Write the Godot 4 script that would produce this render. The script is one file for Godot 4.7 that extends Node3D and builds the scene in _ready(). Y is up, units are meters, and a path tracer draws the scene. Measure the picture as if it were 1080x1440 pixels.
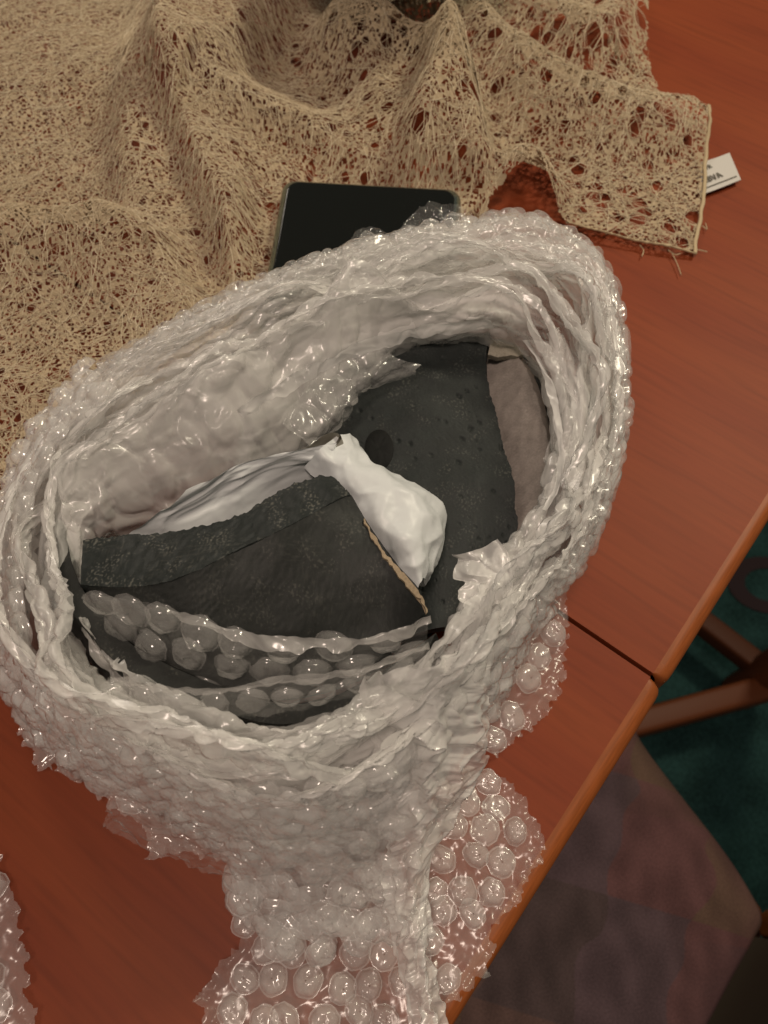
extends Node3D
# A broken dark pot in bubble wrap on a cherry-wood table, seen from above.
var noise := FastNoiseLite.new()      # smooth
var ridge := FastNoiseLite.new()      # creases
var cells := FastNoiseLite.new()      # random per spot
var rng := RandomNumberGenerator.new()
const TOP := 0.75
const EDGE := Vector3(0.6141, 0, -0.7892)      # along the table's edge
const INWARD := Vector3(-0.7892, 0, -0.6141)   # along the seam, into the table
const PHONE_MID := Vector2(-0.0113, -0.0797)
const CORNER := Vector3(0.0948, 0.75, 0.0656)  # where the seam meets the edge


# ---------- helpers ----------
func thing(called: String, label: String, category: String, at := Vector3.ZERO, group := "") -> Node3D:
	var o := Node3D.new()
	o.name = called
	add_child(o, true)
	o.position = at
	tag(o, label, category, group)
	return o


func tag(o: Node3D, label: String, category: String, group := "") -> void:
	o.set_meta("label", label)
	o.set_meta("category", category)
	if group:
		o.set_meta("group", group)


func part(called: String, m: Mesh, mat: Material, parent: Node3D, label := "") -> MeshInstance3D:
	var o := MeshInstance3D.new()
	o.name = called
	o.mesh = m
	o.material_override = mat
	parent.add_child(o, true)
	if label:
		o.set_meta("label", label)
	# shapes are worked out in the scene's axes; a thing's own axes start at its base
	var base := Vector3.ZERO
	var p: Node = parent
	while p != self:
		base += (p as Node3D).position
		p = p.get_parent()
	o.position = -base
	return o


func lin(r: float, g: float, b: float, a := 1.0) -> Color:
	var c := Color(r, g, b).linear_to_srgb()
	c.a = a
	return c


func solid(r: float, g: float, b: float, rough: float, spec := 0.5) -> StandardMaterial3D:
	var m := StandardMaterial3D.new()
	m.albedo_color = lin(r, g, b)
	m.roughness = rough
	m.metallic_specular = spec
	m.cull_mode = BaseMaterial3D.CULL_DISABLED
	return m


func film(a: float, rough := 0.16, shade := 0.94) -> StandardMaterial3D:
	var m := StandardMaterial3D.new()
	m.albedo_color = lin(shade, shade * 0.985, shade * 0.955, a)
	m.roughness = rough
	m.metallic_specular = 0.6
	m.transparency = BaseMaterial3D.TRANSPARENCY_ALPHA
	m.cull_mode = BaseMaterial3D.CULL_DISABLED
	return m


func crm(a: Vector3, b: Vector3, c: Vector3, d: Vector3, t: float) -> Vector3:
	return b.cubic_interpolate(c, a, d, t)


func spread(curve: Array, n: int, closed: bool) -> PackedVector3Array:
	# n + 1 points along a curve through the stations, evenly by station
	var out := PackedVector3Array()
	var k := curve.size()
	var spans := k if closed else k - 1
	for i in n + 1:
		var f := float(i) / n * spans
		var j := mini(int(f), spans - 1)
		var t := f - j
		if closed:
			out.append(crm(curve[(j + k - 1) % k], curve[j % k], curve[(j + 1) % k], curve[(j + 2) % k], t))
		else:
			out.append(crm(curve[maxi(j - 1, 0)], curve[j], curve[j + 1], curve[mini(j + 2, k - 1)], t))
	return out


func even(curve: Array, n: int) -> Array:
	# the same line with n + 1 stations at equal steps of length
	var fine := spread(curve, curve.size() * 12, false)
	var run := [0.0]
	for i in range(1, fine.size()):
		run.append(run[-1] + fine[i].distance_to(fine[i - 1]))
	var out := []
	var j := 0
	for i in n + 1:
		var want: float = run[-1] * i / n
		while j < fine.size() - 2 and run[j + 1] < want:
			j += 1
		var span: float = run[j + 1] - run[j]
		out.append(fine[j].lerp(fine[j + 1], clampf((want - run[j]) / maxf(span, 1e-9), 0, 1)))
	return out


# a sheet through several curves; rows run across them. ragged cuts back the first/last row unevenly
func loft(curves: Array, closed: bool, nu: int, nv: int, ragged0 := 0.0, ragged1 := 0.0, step := 0.006) -> PackedVector3Array:
	var lines := []
	for c in curves:
		lines.append(spread(c, nu, closed))
	var out := PackedVector3Array()
	out.resize((nu + 1) * (nv + 1))
	var k := lines.size()
	for i in nu + 1:
		var p0: Vector3 = lines[0][i]
		var v0 := 0.0
		var v1 := 1.0
		if ragged0 > 0.0:
			v0 = ragged0 * clampf(0.5 + 0.9 * noise.get_noise_3dv(p0 / step) + 0.35 * noise.get_noise_3dv(p0 / step * 3.1), 0, 1)
		if ragged1 > 0.0:
			var p1: Vector3 = lines[k - 1][i]
			v1 = 1.0 - ragged1 * clampf(0.5 + 0.9 * noise.get_noise_3dv(p1 / step) + 0.35 * noise.get_noise_3dv(p1 / step * 3.1), 0, 1)
		for r in nv + 1:
			var f := lerpf(v0, v1, float(r) / nv) * (k - 1)
			var j := clampi(int(f), 0, k - 2)
			out[r * (nu + 1) + i] = crm(lines[maxi(j - 1, 0)][i], lines[j][i], lines[j + 1][i], lines[mini(j + 2, k - 1)][i], f - j)
	return out


func normals(P: PackedVector3Array, nu: int, nv: int, closed: bool) -> PackedVector3Array:
	var N := PackedVector3Array()
	N.resize(P.size())
	var w := nu + 1
	var up := 0.0
	for r in nv + 1:
		var ra := maxi(r - 1, 0) * w
		var rb := mini(r + 1, nv) * w
		for i in w:
			var ia := i - 1
			var ib := i + 1
			if closed:
				ia = nu - 1 if i == 0 else i - 1
				ib = 1 if i == nu else i + 1
			else:
				ia = maxi(ia, 0)
				ib = mini(ib, nu)
			var n := (P[r * w + ib] - P[r * w + ia]).cross(P[rb + i] - P[ra + i])
			var l := n.length()
			n = n / l if l > 1e-12 else Vector3.UP
			N[r * w + i] = n
			up += n.y
	if up < 0:
		for i in N.size():
			N[i] = -N[i]
	return N


func span(P: PackedVector3Array, nu: int, nv: int) -> Vector2:
	var w := nu + 1
	var a := 0.0
	var b := 0.0
	for i in nu:
		a += P[(nv / 2) * w + i].distance_to(P[(nv / 2) * w + i + 1])
	for r in nv:
		b += P[r * w + nu / 3].distance_to(P[(r + 1) * w + nu / 3])
	return Vector2(a, b)


func bubble_at(s: float, t: float, pitch: float, rad: float) -> float:
	# height 0..1 of an air bubble of a hexagonal sheet
	var row := roundf(t / (pitch * 0.866))
	var best := 9.0
	var seed_ := 0.0
	for dr in [-1.0, 0.0, 1.0]:
		var rr: float = row + dr
		var off := pitch * 0.5 * fposmod(rr, 2.0)
		var cx := roundf((s - off) / pitch) * pitch + off
		var d := Vector2(s - cx, t - rr * pitch * 0.866).length()
		if d < best:
			best = d
			seed_ = cells.get_noise_2d(cx * 1000.0, rr * 37.0)
	if best >= rad:
		return 0.0
	var q := best / rad
	var full := clampf(0.75 + seed_ * 0.7, 0.15, 1.0)
	return full * pow(1.0 - q * q * q, 0.6)


func crumple(p: Vector3, scale: float) -> float:
	var q := p / scale
	return ridge.get_noise_3dv(q) * 0.7 + noise.get_noise_3dv(q * 2.3) * 0.35


# wrinkle a sheet: big / small crumples and air bubbles along its normals
func wrinkle(P: PackedVector3Array, nu: int, nv: int, closed: bool, big: float, small: float, bub: float, pitch := 0.0095, big_scale := 0.014, small_scale := 0.0045, stretch := 0.0) -> PackedVector3Array:
	var N := normals(P, nu, nv, closed)
	var L := span(P, nu, nv)
	var w := nu + 1
	if closed:
		pitch = L.x / roundf(L.x / pitch)
	for r in nv + 1:
		for i in w:
			if closed and i == nu:
				P[r * w + nu] = P[r * w]
				continue
			var p := P[r * w + i]
			var q := p
			if stretch > 0.0:   # long wrinkles that run with the rows
				var an := float(i) / nu * TAU
				var t := float(r) / nv * L.y
				q = Vector3(cos(an), sin(an), 0) * L.x / TAU * stretch + Vector3(0, 0, t) if closed else Vector3(float(i) / nu * L.x * stretch, P[0].x * 40.0, t)
				q += Vector3(noise.get_noise_3dv(p / 0.03), noise.get_noise_3dv(p / 0.03 + Vector3(4, 4, 4)), noise.get_noise_3dv(p / 0.03 + Vector3(8, 8, 8))) * 0.004
			var d := big * crumple(q, big_scale)
			if small > 0.0:
				d += small * crumple(q + Vector3(3, 1, 2), small_scale)
			if bub > 0.0:
				var wob := Vector2(noise.get_noise_3dv(p / 0.02), noise.get_noise_3dv(p / 0.02 + Vector3(7, 7, 7))) * 0.004
				d += bub * bubble_at(float(i) / nu * L.x + wob.x, float(r) / nv * L.y + wob.y, pitch, pitch * 0.44)
			P[r * w + i] = p + N[r * w + i] * d
	return P


func sheet(P: PackedVector3Array, nu: int, nv: int, closed: bool, keep := PackedByteArray(), uvs := Vector2(1, 1), colors = null) -> ArrayMesh:
	var N := normals(P, nu, nv, closed)
	var w := nu + 1
	var U := PackedVector2Array()
	U.resize(P.size())
	for r in nv + 1:
		for i in w:
			U[r * w + i] = Vector2(float(i) / nu * uvs.x, float(r) / nv * uvs.y)
	var I := PackedInt32Array()
	for r in nv:
		for i in nu:
			var a := r * w + i
			if keep.size() and (keep[a] == 0 or keep[a + 1] == 0 or keep[a + w] == 0 or keep[a + w + 1] == 0):
				continue
			# wind each face with its normal (front faces run clockwise)
			if (P[a + w + 1] - P[a]).cross(P[a + w] - P[a + 1]).dot(N[a] + N[a + 1] + N[a + w] + N[a + w + 1]) > 0:
				I.append_array([a, a + w, a + 1, a + 1, a + w, a + w + 1])
			else:
				I.append_array([a, a + 1, a + w, a + 1, a + w + 1, a + w])
	return arrays(P, N, U, I, colors)


func arrays(P: PackedVector3Array, N, U, I: PackedInt32Array, colors = null) -> ArrayMesh:
	var A := []
	A.resize(Mesh.ARRAY_MAX)
	A[Mesh.ARRAY_VERTEX] = P
	if N:
		A[Mesh.ARRAY_NORMAL] = N
	if U:
		A[Mesh.ARRAY_TEX_UV] = U
	A[Mesh.ARRAY_INDEX] = I
	if colors:
		A[Mesh.ARRAY_COLOR] = colors
	var m := ArrayMesh.new()
	m.add_surface_from_arrays(Mesh.PRIMITIVE_TRIANGLES, A)
	return m


func flat2(a: Array) -> PackedVector2Array:
	var out := PackedVector2Array()
	for p in a:
		out.append(Vector2(p.x, p.z))
	return out


func edge_distance(poly: PackedVector2Array, p: Vector2) -> float:
	var best := 9.0
	for i in poly.size():
		var q := Geometry2D.get_closest_point_to_segment(p, poly[i], poly[(i + 1) % poly.size()])
		best = minf(best, p.distance_to(q))
	return best if Geometry2D.is_point_in_polygon(p, poly) else -best


# chip the first row of a sheet unevenly, the rows behind it less and less
func chip(P: PackedVector3Array, nu: int, nv: int, amp: float, scale: float, reach := 0.08) -> PackedVector3Array:
	for r in nv + 1:
		var k := maxf(0.0, 1.0 - float(r) / nv / reach)
		if k <= 0.0:
			break
		for i in nu + 1:
			var p := P[i]
			if r == 0:
				p = P[i]
			var e := noise.get_noise_2d(i * 0.9 * 0.002 / scale, 3.0) + 0.5 * noise.get_noise_2d(i * 2.7 * 0.002 / scale, 9.0)
			var inward := (P[mini(nv, nv / 3) * (nu + 1) + i] - p).normalized()
			P[r * (nu + 1) + i] += inward * (e + 0.6) * amp * k
	return P


# a thick plate whose top is a lofted grid: top, rim and underside in one mesh
func plate(P: PackedVector3Array, nu: int, nv: int, thick: float, uvs := Vector2(1, 1)) -> ArrayMesh:
	var N := normals(P, nu, nv, false)
	var w := nu + 1
	var st := SurfaceTool.new()
	st.begin(Mesh.PRIMITIVE_TRIANGLES)
	st.set_smooth_group(0)
	var turned := 0.0
	for k in range(0, nu * nv, 7):
		var a := (k / nu) * w + k % nu
		turned += (P[a + 1] - P[a]).cross(P[a + w] - P[a]).dot(N[a])
	var flip := turned > 0.0
	for r in nv:
		for i in nu:
			var c := [Vector2i(i, r), Vector2i(i + 1, r), Vector2i(i, r + 1), Vector2i(i + 1, r), Vector2i(i + 1, r + 1), Vector2i(i, r + 1)]
			if flip:
				c.reverse()
			for q in c:
				st.set_uv(Vector2(float(q.x) / nu * uvs.x, float(q.y) / nv * uvs.y))
				st.add_vertex(P[q.y * w + q.x])
	var mean := Vector3.ZERO
	for n in N:
		mean += n
	mean = mean.normalized()
	st.set_smooth_group(1)
	var rim := []
	for i in nu:
		rim.append(i)
	for r in nv:
		rim.append(r * w + nu)
	for i in nu:
		rim.append(nv * w + nu - i)
	for r in nv:
		rim.append((nv - r) * w)
	for i in rim.size():
		var a: int = rim[i]
		var b: int = rim[(i + 1) % rim.size()]
		var a2 := P[a] - mean * thick
		var b2 := P[b] - mean * thick
		for v in [P[a], a2, P[b], P[b], a2, b2]:
			st.set_uv(Vector2(v.x, v.z) * 20)
			st.add_vertex(v)
	st.set_smooth_group(2)
	var s := maxi(1, nu / 12)
	var u := maxi(1, nv / 12)
	for r in range(0, nv, u):
		for i in range(0, nu, s):
			var i2 := mini(i + s, nu)
			var r2 := mini(r + u, nv)
			for q in [Vector2i(i, r), Vector2i(i, r2), Vector2i(i2, r), Vector2i(i2, r), Vector2i(i, r2), Vector2i(i2, r2)]:
				var k: int = q.y * w + q.x
				st.set_uv(Vector2.ZERO)
				st.add_vertex(P[k] - mean * thick)
	st.generate_normals()
	return st.commit()


func picture(w: int, h: int, paint: Callable) -> ImageTexture:
	var im := Image.create(w, h, false, Image.FORMAT_RGB8)
	for y in h:
		for x in w:
			im.set_pixel(x, y, paint.call(float(x) / w, float(y) / h))
	return ImageTexture.create_from_image(im)


# ---------- the scene ----------
func _ready() -> void:
	rng.seed = 77
	noise.noise_type = FastNoiseLite.TYPE_SIMPLEX
	noise.frequency = 1.0
	noise.fractal_type = FastNoiseLite.FRACTAL_NONE
	ridge.noise_type = FastNoiseLite.TYPE_SIMPLEX
	ridge.frequency = 1.0
	ridge.seed = 5
	ridge.fractal_type = FastNoiseLite.FRACTAL_RIDGED
	ridge.fractal_octaves = 2
	cells.noise_type = FastNoiseLite.TYPE_VALUE
	cells.frequency = 0.91
	cells.seed = 9

	var cam := Camera3D.new()
	cam.name = "camera"
	cam.fov = 65.0
	cam.near = 0.01
	cam.far = 20.0
	cam.position = Vector3(0, 1.01488, 0.14084)
	cam.rotation_degrees = Vector3(-62, 0, 0)
	var lens := CameraAttributesPhysical.new()   # a phone's lens: far things a little soft
	lens.frustum_focal_length = 18.836
	lens.frustum_focus_distance = 0.235
	lens.exposure_aperture = 13.0
	lens.frustum_near = 0.01
	lens.frustum_far = 20.0
	cam.attributes = lens
	cam.fov = 65.0
	add_child(cam)
	cam.current = true
	var we := WorldEnvironment.new()
	we.name = "room_light"
	var env := Environment.new()
	env.background_mode = Environment.BG_COLOR
	env.background_color = lin(0.085, 0.08, 0.068)
	env.tonemap_mode = Environment.TONE_MAPPER_LINEAR
	env.tonemap_exposure = 1.0
	env.sdfgi_enabled = true
	env.ssao_enabled = true
	env.ssil_enabled = true
	we.environment = env
	add_child(we)
	lamp(Vector3(-0.12, 2.4, 0.40), 1.22, 0.15, Color(1.0, 0.905, 0.835))
	lamp(Vector3(-0.75, 2.0, -1.6), 0.6, 0.18, Color(1.0, 0.94, 0.87))  # unseen lamp, set far left for the highlight on the phone's edge
	lamp(Vector3(0.7, 1.85, -0.62), 0.9, 0.10, Color(1.0, 0.95, 0.84))  # unseen lamp added low at the right to brighten that side of the table

	build_floor()
	build_table()
	build_chairs()
	build_cloth()
	build_phone()
	build_bowl()
	build_shards()
	build_paper()
	build_bundle()
	build_scrap()


func lamp(at: Vector3, energy: float, size: float, color: Color) -> void:
	var l := OmniLight3D.new()
	l.name = "unseen_lamp_light"
	l.position = at
	l.light_energy = energy
	l.light_size = size
	l.light_color = color
	l.omni_range = 8.0
	l.omni_attenuation = 2.0
	l.shadow_enabled = true
	add_child(l, true)


func build_floor() -> void:
	var m := solid(1, 1, 1, 0.95, 0.2)
	m.albedo_texture = picture(256, 256, func(x, y):
		var n: float = noise.get_noise_2d(x * 160.0, y * 160.0) * 0.35 + noise.get_noise_2d(x * 9.0, y * 9.0) * 0.25
		return lin(0.016 * (1 + n), 0.042 * (1 + n), 0.040 * (1 + n)))
	m.uv1_scale = Vector3(8, 8, 8)
	var pl := PlaneMesh.new()
	pl.size = Vector2(5, 5)
	var f := part("floor", pl, m, self)
	f.set_meta("kind", "structure")
	f.set_meta("label", "dark teal carpet far below the table")


# ---------- table ----------
func build_table() -> void:
	var wood := solid(1, 1, 1, 0.5, 0.3)
	wood.albedo_texture = picture(1024, 1024, func(x, y):
		var g: float = noise.get_noise_2d(x * 5.0, y * 150.0) * 0.5 + noise.get_noise_2d(x * 14.0 + 9.0, y * 420.0) * 0.35
		var pore: float = maxf(0.0, noise.get_noise_2d(x * 7.0 + 40.0, y * 90.0) - 0.42) * 1.3
		var broad: float = noise.get_noise_2d(x * 2.0 + 5.0, y * 11.0)
		var k := 1.0 + 0.07 * g + 0.07 * broad - 0.16 * pore
		return lin(0.215 * k, 0.043 * k * (1.0 + 0.05 * broad), 0.0135 * k))
	wood.texture_repeat = true
	var lip := solid(1, 1, 1, 0.45, 0.35)
	lip.albedo_texture = picture(128, 512, func(x, y):
		var k: float = 1.0 + 0.12 * noise.get_noise_2d(x * 26.0, y * 9.0)
		return lin(0.27 * k, 0.075 * k, 0.019 * k))
	var t := thing("table", "reddish cherry wood table with a dark seam between its two leaves", "table", Vector3(CORNER.x, 0, CORNER.z) + INWARD * 0.5)
	for side in [1, -1]:
		var from: float = 0.0007 * side
		var to: float = 1.3 * side
		# leaf
		var prof := [Vector2(0.0056, -0.026), Vector2(0.0056, 0), Vector2(1.0, 0), Vector2(1.0, -0.026)]
		var st := SurfaceTool.new()
		st.begin(Mesh.PRIMITIVE_TRIANGLES)
		st.set_smooth_group(-1)
		var drop := 0.0 if side > 0 else -0.0006
		for k in 4:
			var a: Vector2 = prof[k]
			var b: Vector2 = prof[(k + 1) % 4]
			var q := [leaf_at(a, from, drop), leaf_at(b, from, drop), leaf_at(b, to, drop), leaf_at(a, to, drop)]
			var uv := [Vector2(a.x, from), Vector2(b.x, from), Vector2(b.x, to), Vector2(a.x, to)]
			for i in [0, 1, 2, 0, 2, 3]:
				st.set_uv((uv[i] + Vector2(0, 0.37 if side < 0 else 0.0)) / 0.45)
				st.add_vertex(q[i])
		for e in [from, to]:
			for i in [0, 1, 2, 0, 2, 3]:
				st.set_uv(prof[i] * Vector2(2, 2))
				st.add_vertex(leaf_at(prof[i], e, drop))
		st.generate_normals()
		part("table_leaf", st.commit(), wood, t)
		# rounded solid lip along the edge
		var P := PackedVector3Array()
		var rows := [Vector2(0.0056, -0.026), Vector2(0.003, -0.026), Vector2(0.0008, -0.0245), Vector2(0, -0.022), Vector2(0, -0.012)]
		for k in 9:
			var an := k / 8.0 * PI / 2
			rows.append(Vector2(0.0042 * (1 - cos(an)), -0.0042 * (1 - sin(an))))
		rows.append(Vector2(0.0056, 0.0))
		var ends := [0.0, 0.0004, 0.0012, 0.0025, 0.005, 0.3, 0.6, 1.3]
		var inset := [0.0035, 0.0018, 0.0007, 0.0002, 0.0, 0.0, 0.0, 0.0]
		for r: Vector2 in rows:
			for k in ends.size():
				var rr := Vector2(minf(r.x + inset[k], 0.0056), r.y - (inset[k] * 0.25 if r.y > -0.02 else 0.0))
				P.append(leaf_at(rr, from + side * ends[k], drop))
		part("edge_lip", sheet(P, ends.size() - 1, rows.size() - 1, false, PackedByteArray(), Vector2(6, 1)), lip, t, "lighter orange rounded edge lip of the table")


func leaf_at(p: Vector2, along: float, drop: float) -> Vector3:
	return CORNER + INWARD * p.x + EDGE * along + Vector3(0, p.y + drop, 0)


# ---------- chairs below the table's edge ----------
func build_chairs() -> void:
	var wood := solid(0.12, 0.034, 0.011, 0.5, 0.35)
	var dark := solid(0.07, 0.022, 0.009, 0.55, 0.3)
	var cloth := solid(1, 1, 1, 0.9, 0.25)
	var tones := [lin(0.085, 0.052, 0.046), lin(0.102, 0.050, 0.050), lin(0.062, 0.043, 0.043), lin(0.098, 0.062, 0.044), lin(0.078, 0.052, 0.058)]
	cloth.albedo_texture = picture(512, 512, func(x, y):
		# slanted patchwork of muted purples and browns, weave on top
		var u: float = x * 5.0 + y * 2.2 + 0.12 * noise.get_noise_2d(x * 6.0, y * 6.0)
		var v: float = y * 4.0 - x * 1.1
		var c: Color = tones[absi(int(floor(u)) * 7 + int(floor(v)) * 3 + int(floor(u * 0.5 + v * 0.7)) * 5) % 5]
		var k: float = 1.0 + 0.12 * noise.get_noise_2d(x * 200.0, y * 200.0) + 0.10 * noise.get_noise_2d(x * 14.0, y * 9.0)
		return Color(c.r * k, c.g * k, c.b * k))
	var pad := solid(0.075, 0.058, 0.042, 0.9, 0.25)
	var c := thing("upholstered_chair", "chair with muted purple patchwork seat pushed beside the table's near right edge", "chair", Vector3(0.12, 0, 0.2))
	# seat: rounded slab over its outline
	var outline: Array = [Vector3(0.0817, 0.4500, -0.0265), Vector3(0.1628, 0.4500, -0.0213), Vector3(0.1799, 0.4500, 0.0169), Vector3(0.2009, 0.4500, 0.0518), Vector3(0.2228, 0.4500, 0.0860), Vector3(0.2359, 0.4500, 0.1112), Vector3(0.2413, 0.4500, 0.1295), Vector3(0.2327, 0.4500, 0.1424), Vector3(0.2134, 0.4500, 0.1652), Vector3(0.1856, 0.4500, 0.1994), Vector3(0.1326, 0.4500, 0.2645), Vector3(0.0237, 0.4500, 0.2521), Vector3(-0.0267, 0.4500, 0.1326), Vector3(0.0098, 0.4500, 0.0236)]
	var st := SurfaceTool.new()
	var ring := spread(outline, 84, true)
	var mid := Vector3.ZERO
	for p in ring:
		mid += p / ring.size()
	var P := PackedVector3Array()
	for lay in [[0.0, 0.012], [0.5, 0.011], [0.8, 0.007], [0.93, 0.001], [0.98, -0.006], [1.0, -0.018], [0.99, -0.04], [0.95, -0.048], [0.0, -0.05]]:
		for p in ring:
			P.append(mid.lerp(p, lay[0]) + Vector3(0, lay[1], 0))
	var seat := sheet(P, 84, 8, true)
	cloth.uv1_triplanar = true
	cloth.uv1_world_triplanar = true
	cloth.uv1_scale = Vector3(3.2, 3.2, 3.2)
	part("seat", seat, cloth, c)
	var b0: Array = [Vector3(0.2386, 0.4500, 0.1397), Vector3(0.2269, 0.4500, 0.1528), Vector3(0.2096, 0.4500, 0.1737), Vector3(0.1848, 0.4500, 0.2036)]
	var rows := []
	for lay in [[-0.04, 0.0], [0.0, 0.004], [0.1, -0.004], [0.26, 0.004], [0.34, 0.010], [0.355, 0.018], [0.34, 0.032], [0.2, 0.034], [0.0, 0.034], [-0.04, 0.030]]:
		var row := []
		for p: Vector3 in b0:
			row.append(p + Vector3(0.75, 0, 0.35).normalized() * lay[1] + Vector3(0.16 * lay[0], lay[0], 0.09 * lay[0]))
		rows.append(row)
	part("backrest", sheet(loft(rows, false, 20, 40), 20, 40, false), pad, c, "grey brown padded backrest")
	part("back_post", tube(Vector3(0.2544, 0.4200, 0.1339), Vector3(0.2544, 0.4200, 0.1339) + Vector3(0.06, 0.4, 0.02), 0.011, 0.010), solid(0.20, 0.065, 0.015, 0.3), c)
	for q in [Vector3(0.2410, 0.4050, 0.1277), Vector3(0.1917, 0.4050, 0.1888), Vector3(0.0922, 0.4050, 0.0545), Vector3(0.0463, 0.4050, 0.1732)]:
		part("leg", tube(q, Vector3(q.x, 0, q.z), 0.018, 0.014), wood, c)

	# the frame of another chair under the table
	var f := thing("wooden_chair_frame", "brown wooden chair base with crossing rails below the table seam", "chair frame", Vector3(0.45, 0, -0.12))
	var y := -680
	part("rail", bar(Vector3(0.4538, 0.0750, -0.1220), Vector3(0.2804, 0.0750, -0.0768), 0.030, 0.034), wood, f)
	part("rail", bar(Vector3(0.4511, 0.0750, -0.1480), Vector3(0.3256, 0.0750, -0.2688), 0.026, 0.030), dark, f)
	var knee := Vector3(0.4522, 0.0750, -0.1375)
	part("leg", tube(Vector3(knee.x, 0, knee.z), knee + Vector3(0.02, 0.36, 0.0), 0.023, 0.026), wood, f)
	# loop of carpet pattern
	var loop := TorusMesh.new()
	loop.inner_radius = 0.024
	loop.outer_radius = 0.042
	var lo := part("carpet_loop", loop, solid(0.03, 0.02, 0.022, 0.95, 0.2), self)
	lo.position = Vector3(0.5230, 0.0020, -0.2858)
	lo.scale = Vector3(1.3, 0.08, 1.0)
	lo.set_meta("kind", "structure")
	lo.set_meta("label", "muted purple loop in the teal carpet's pattern")


func tube(a: Vector3, b: Vector3, ra: float, rb: float) -> ArrayMesh:
	var d := (b - a).normalized()
	var x := d.cross(Vector3(0.3, 0.1, 0.9)).normalized()
	var z := d.cross(x)
	var P := PackedVector3Array()
	var rad := [0.0, ra * 0.85, ra, lerpf(ra, rb, 0.5), rb, rb * 0.85, 0.0]
	var pos := [0.0, 0.0, 0.01, 0.5, 0.99, 1.0, 1.0]
	for k in 7:
		for i in 17:
			var an := i / 16.0 * TAU
			P.append(a.lerp(b, pos[k]) + (x * cos(an) + z * sin(an)) * rad[k])
	return sheet(P, 16, 6, true)


func bar(a: Vector3, b: Vector3, w: float, h: float) -> ArrayMesh:
	var d := (b - a).normalized()
	var x := Vector3.UP.cross(d).normalized()
	var P := PackedVector3Array()
	for e in [[0.0, 0.6], [0.0, 1.0], [1.0, 1.0], [1.0, 0.6]]:
		for i in 25:
			var an := i / 24.0 * TAU
			var c := Vector2(signf(cos(an)) * pow(absf(cos(an)), 0.45), signf(sin(an)) * pow(absf(sin(an)), 0.45))
			P.append(a.lerp(b, e[0]) + (x * c.x * w + Vector3.UP * c.y * h) * 0.5 * e[1])
	return sheet(P, 24, 3, true)


# ---------- the open-mesh cloth ----------
var folds := []
var cloth_out := PackedVector2Array()

func cloth_y(x: float, z: float) -> float:
	var p := Vector2(x, z)
	var h := 0.0018 + 0.0016 * (noise.get_noise_2d(x * 22.0, z * 22.0) + 0.6)
	for f in folds:
		var best := 9.0
		var side := 1.0
		var along := 0.0
		var pts: PackedVector2Array = f[0]
		for i in pts.size() - 1:
			var q := Geometry2D.get_closest_point_to_segment(p, pts[i], pts[i + 1])
			var d := p.distance_to(q)
			if d < best:
				best = d
				side = signf((pts[i + 1] - pts[i]).cross(p - q))
				along = (i + q.distance_to(pts[i]) / pts[i].distance_to(pts[i + 1])) / (pts.size() - 1)
		var w: float = 1.5 * maxf(f[2] if side > 0 else f[3], 0.0065)
		if best < w * 2.6:
			h += 2.1 * f[1] * exp(-best * best / (w * w)) * (f[4] + (1.0 - f[4]) * sin(PI * clampf(along, 0.0, 1.0)))
	# pressed flat under the phone
	var q := (p - PHONE_MID).rotated(-0.08)
	var off := maxf(absf(q.x) - 0.046, absf(q.y) - 0.078)
	h = lerpf(clampf(h, 0.0, 0.0068 - 0.06 * q.y), h, smoothstep(0.0, 0.014, off))
	return TOP + maxf(h, 0.0009)


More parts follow.
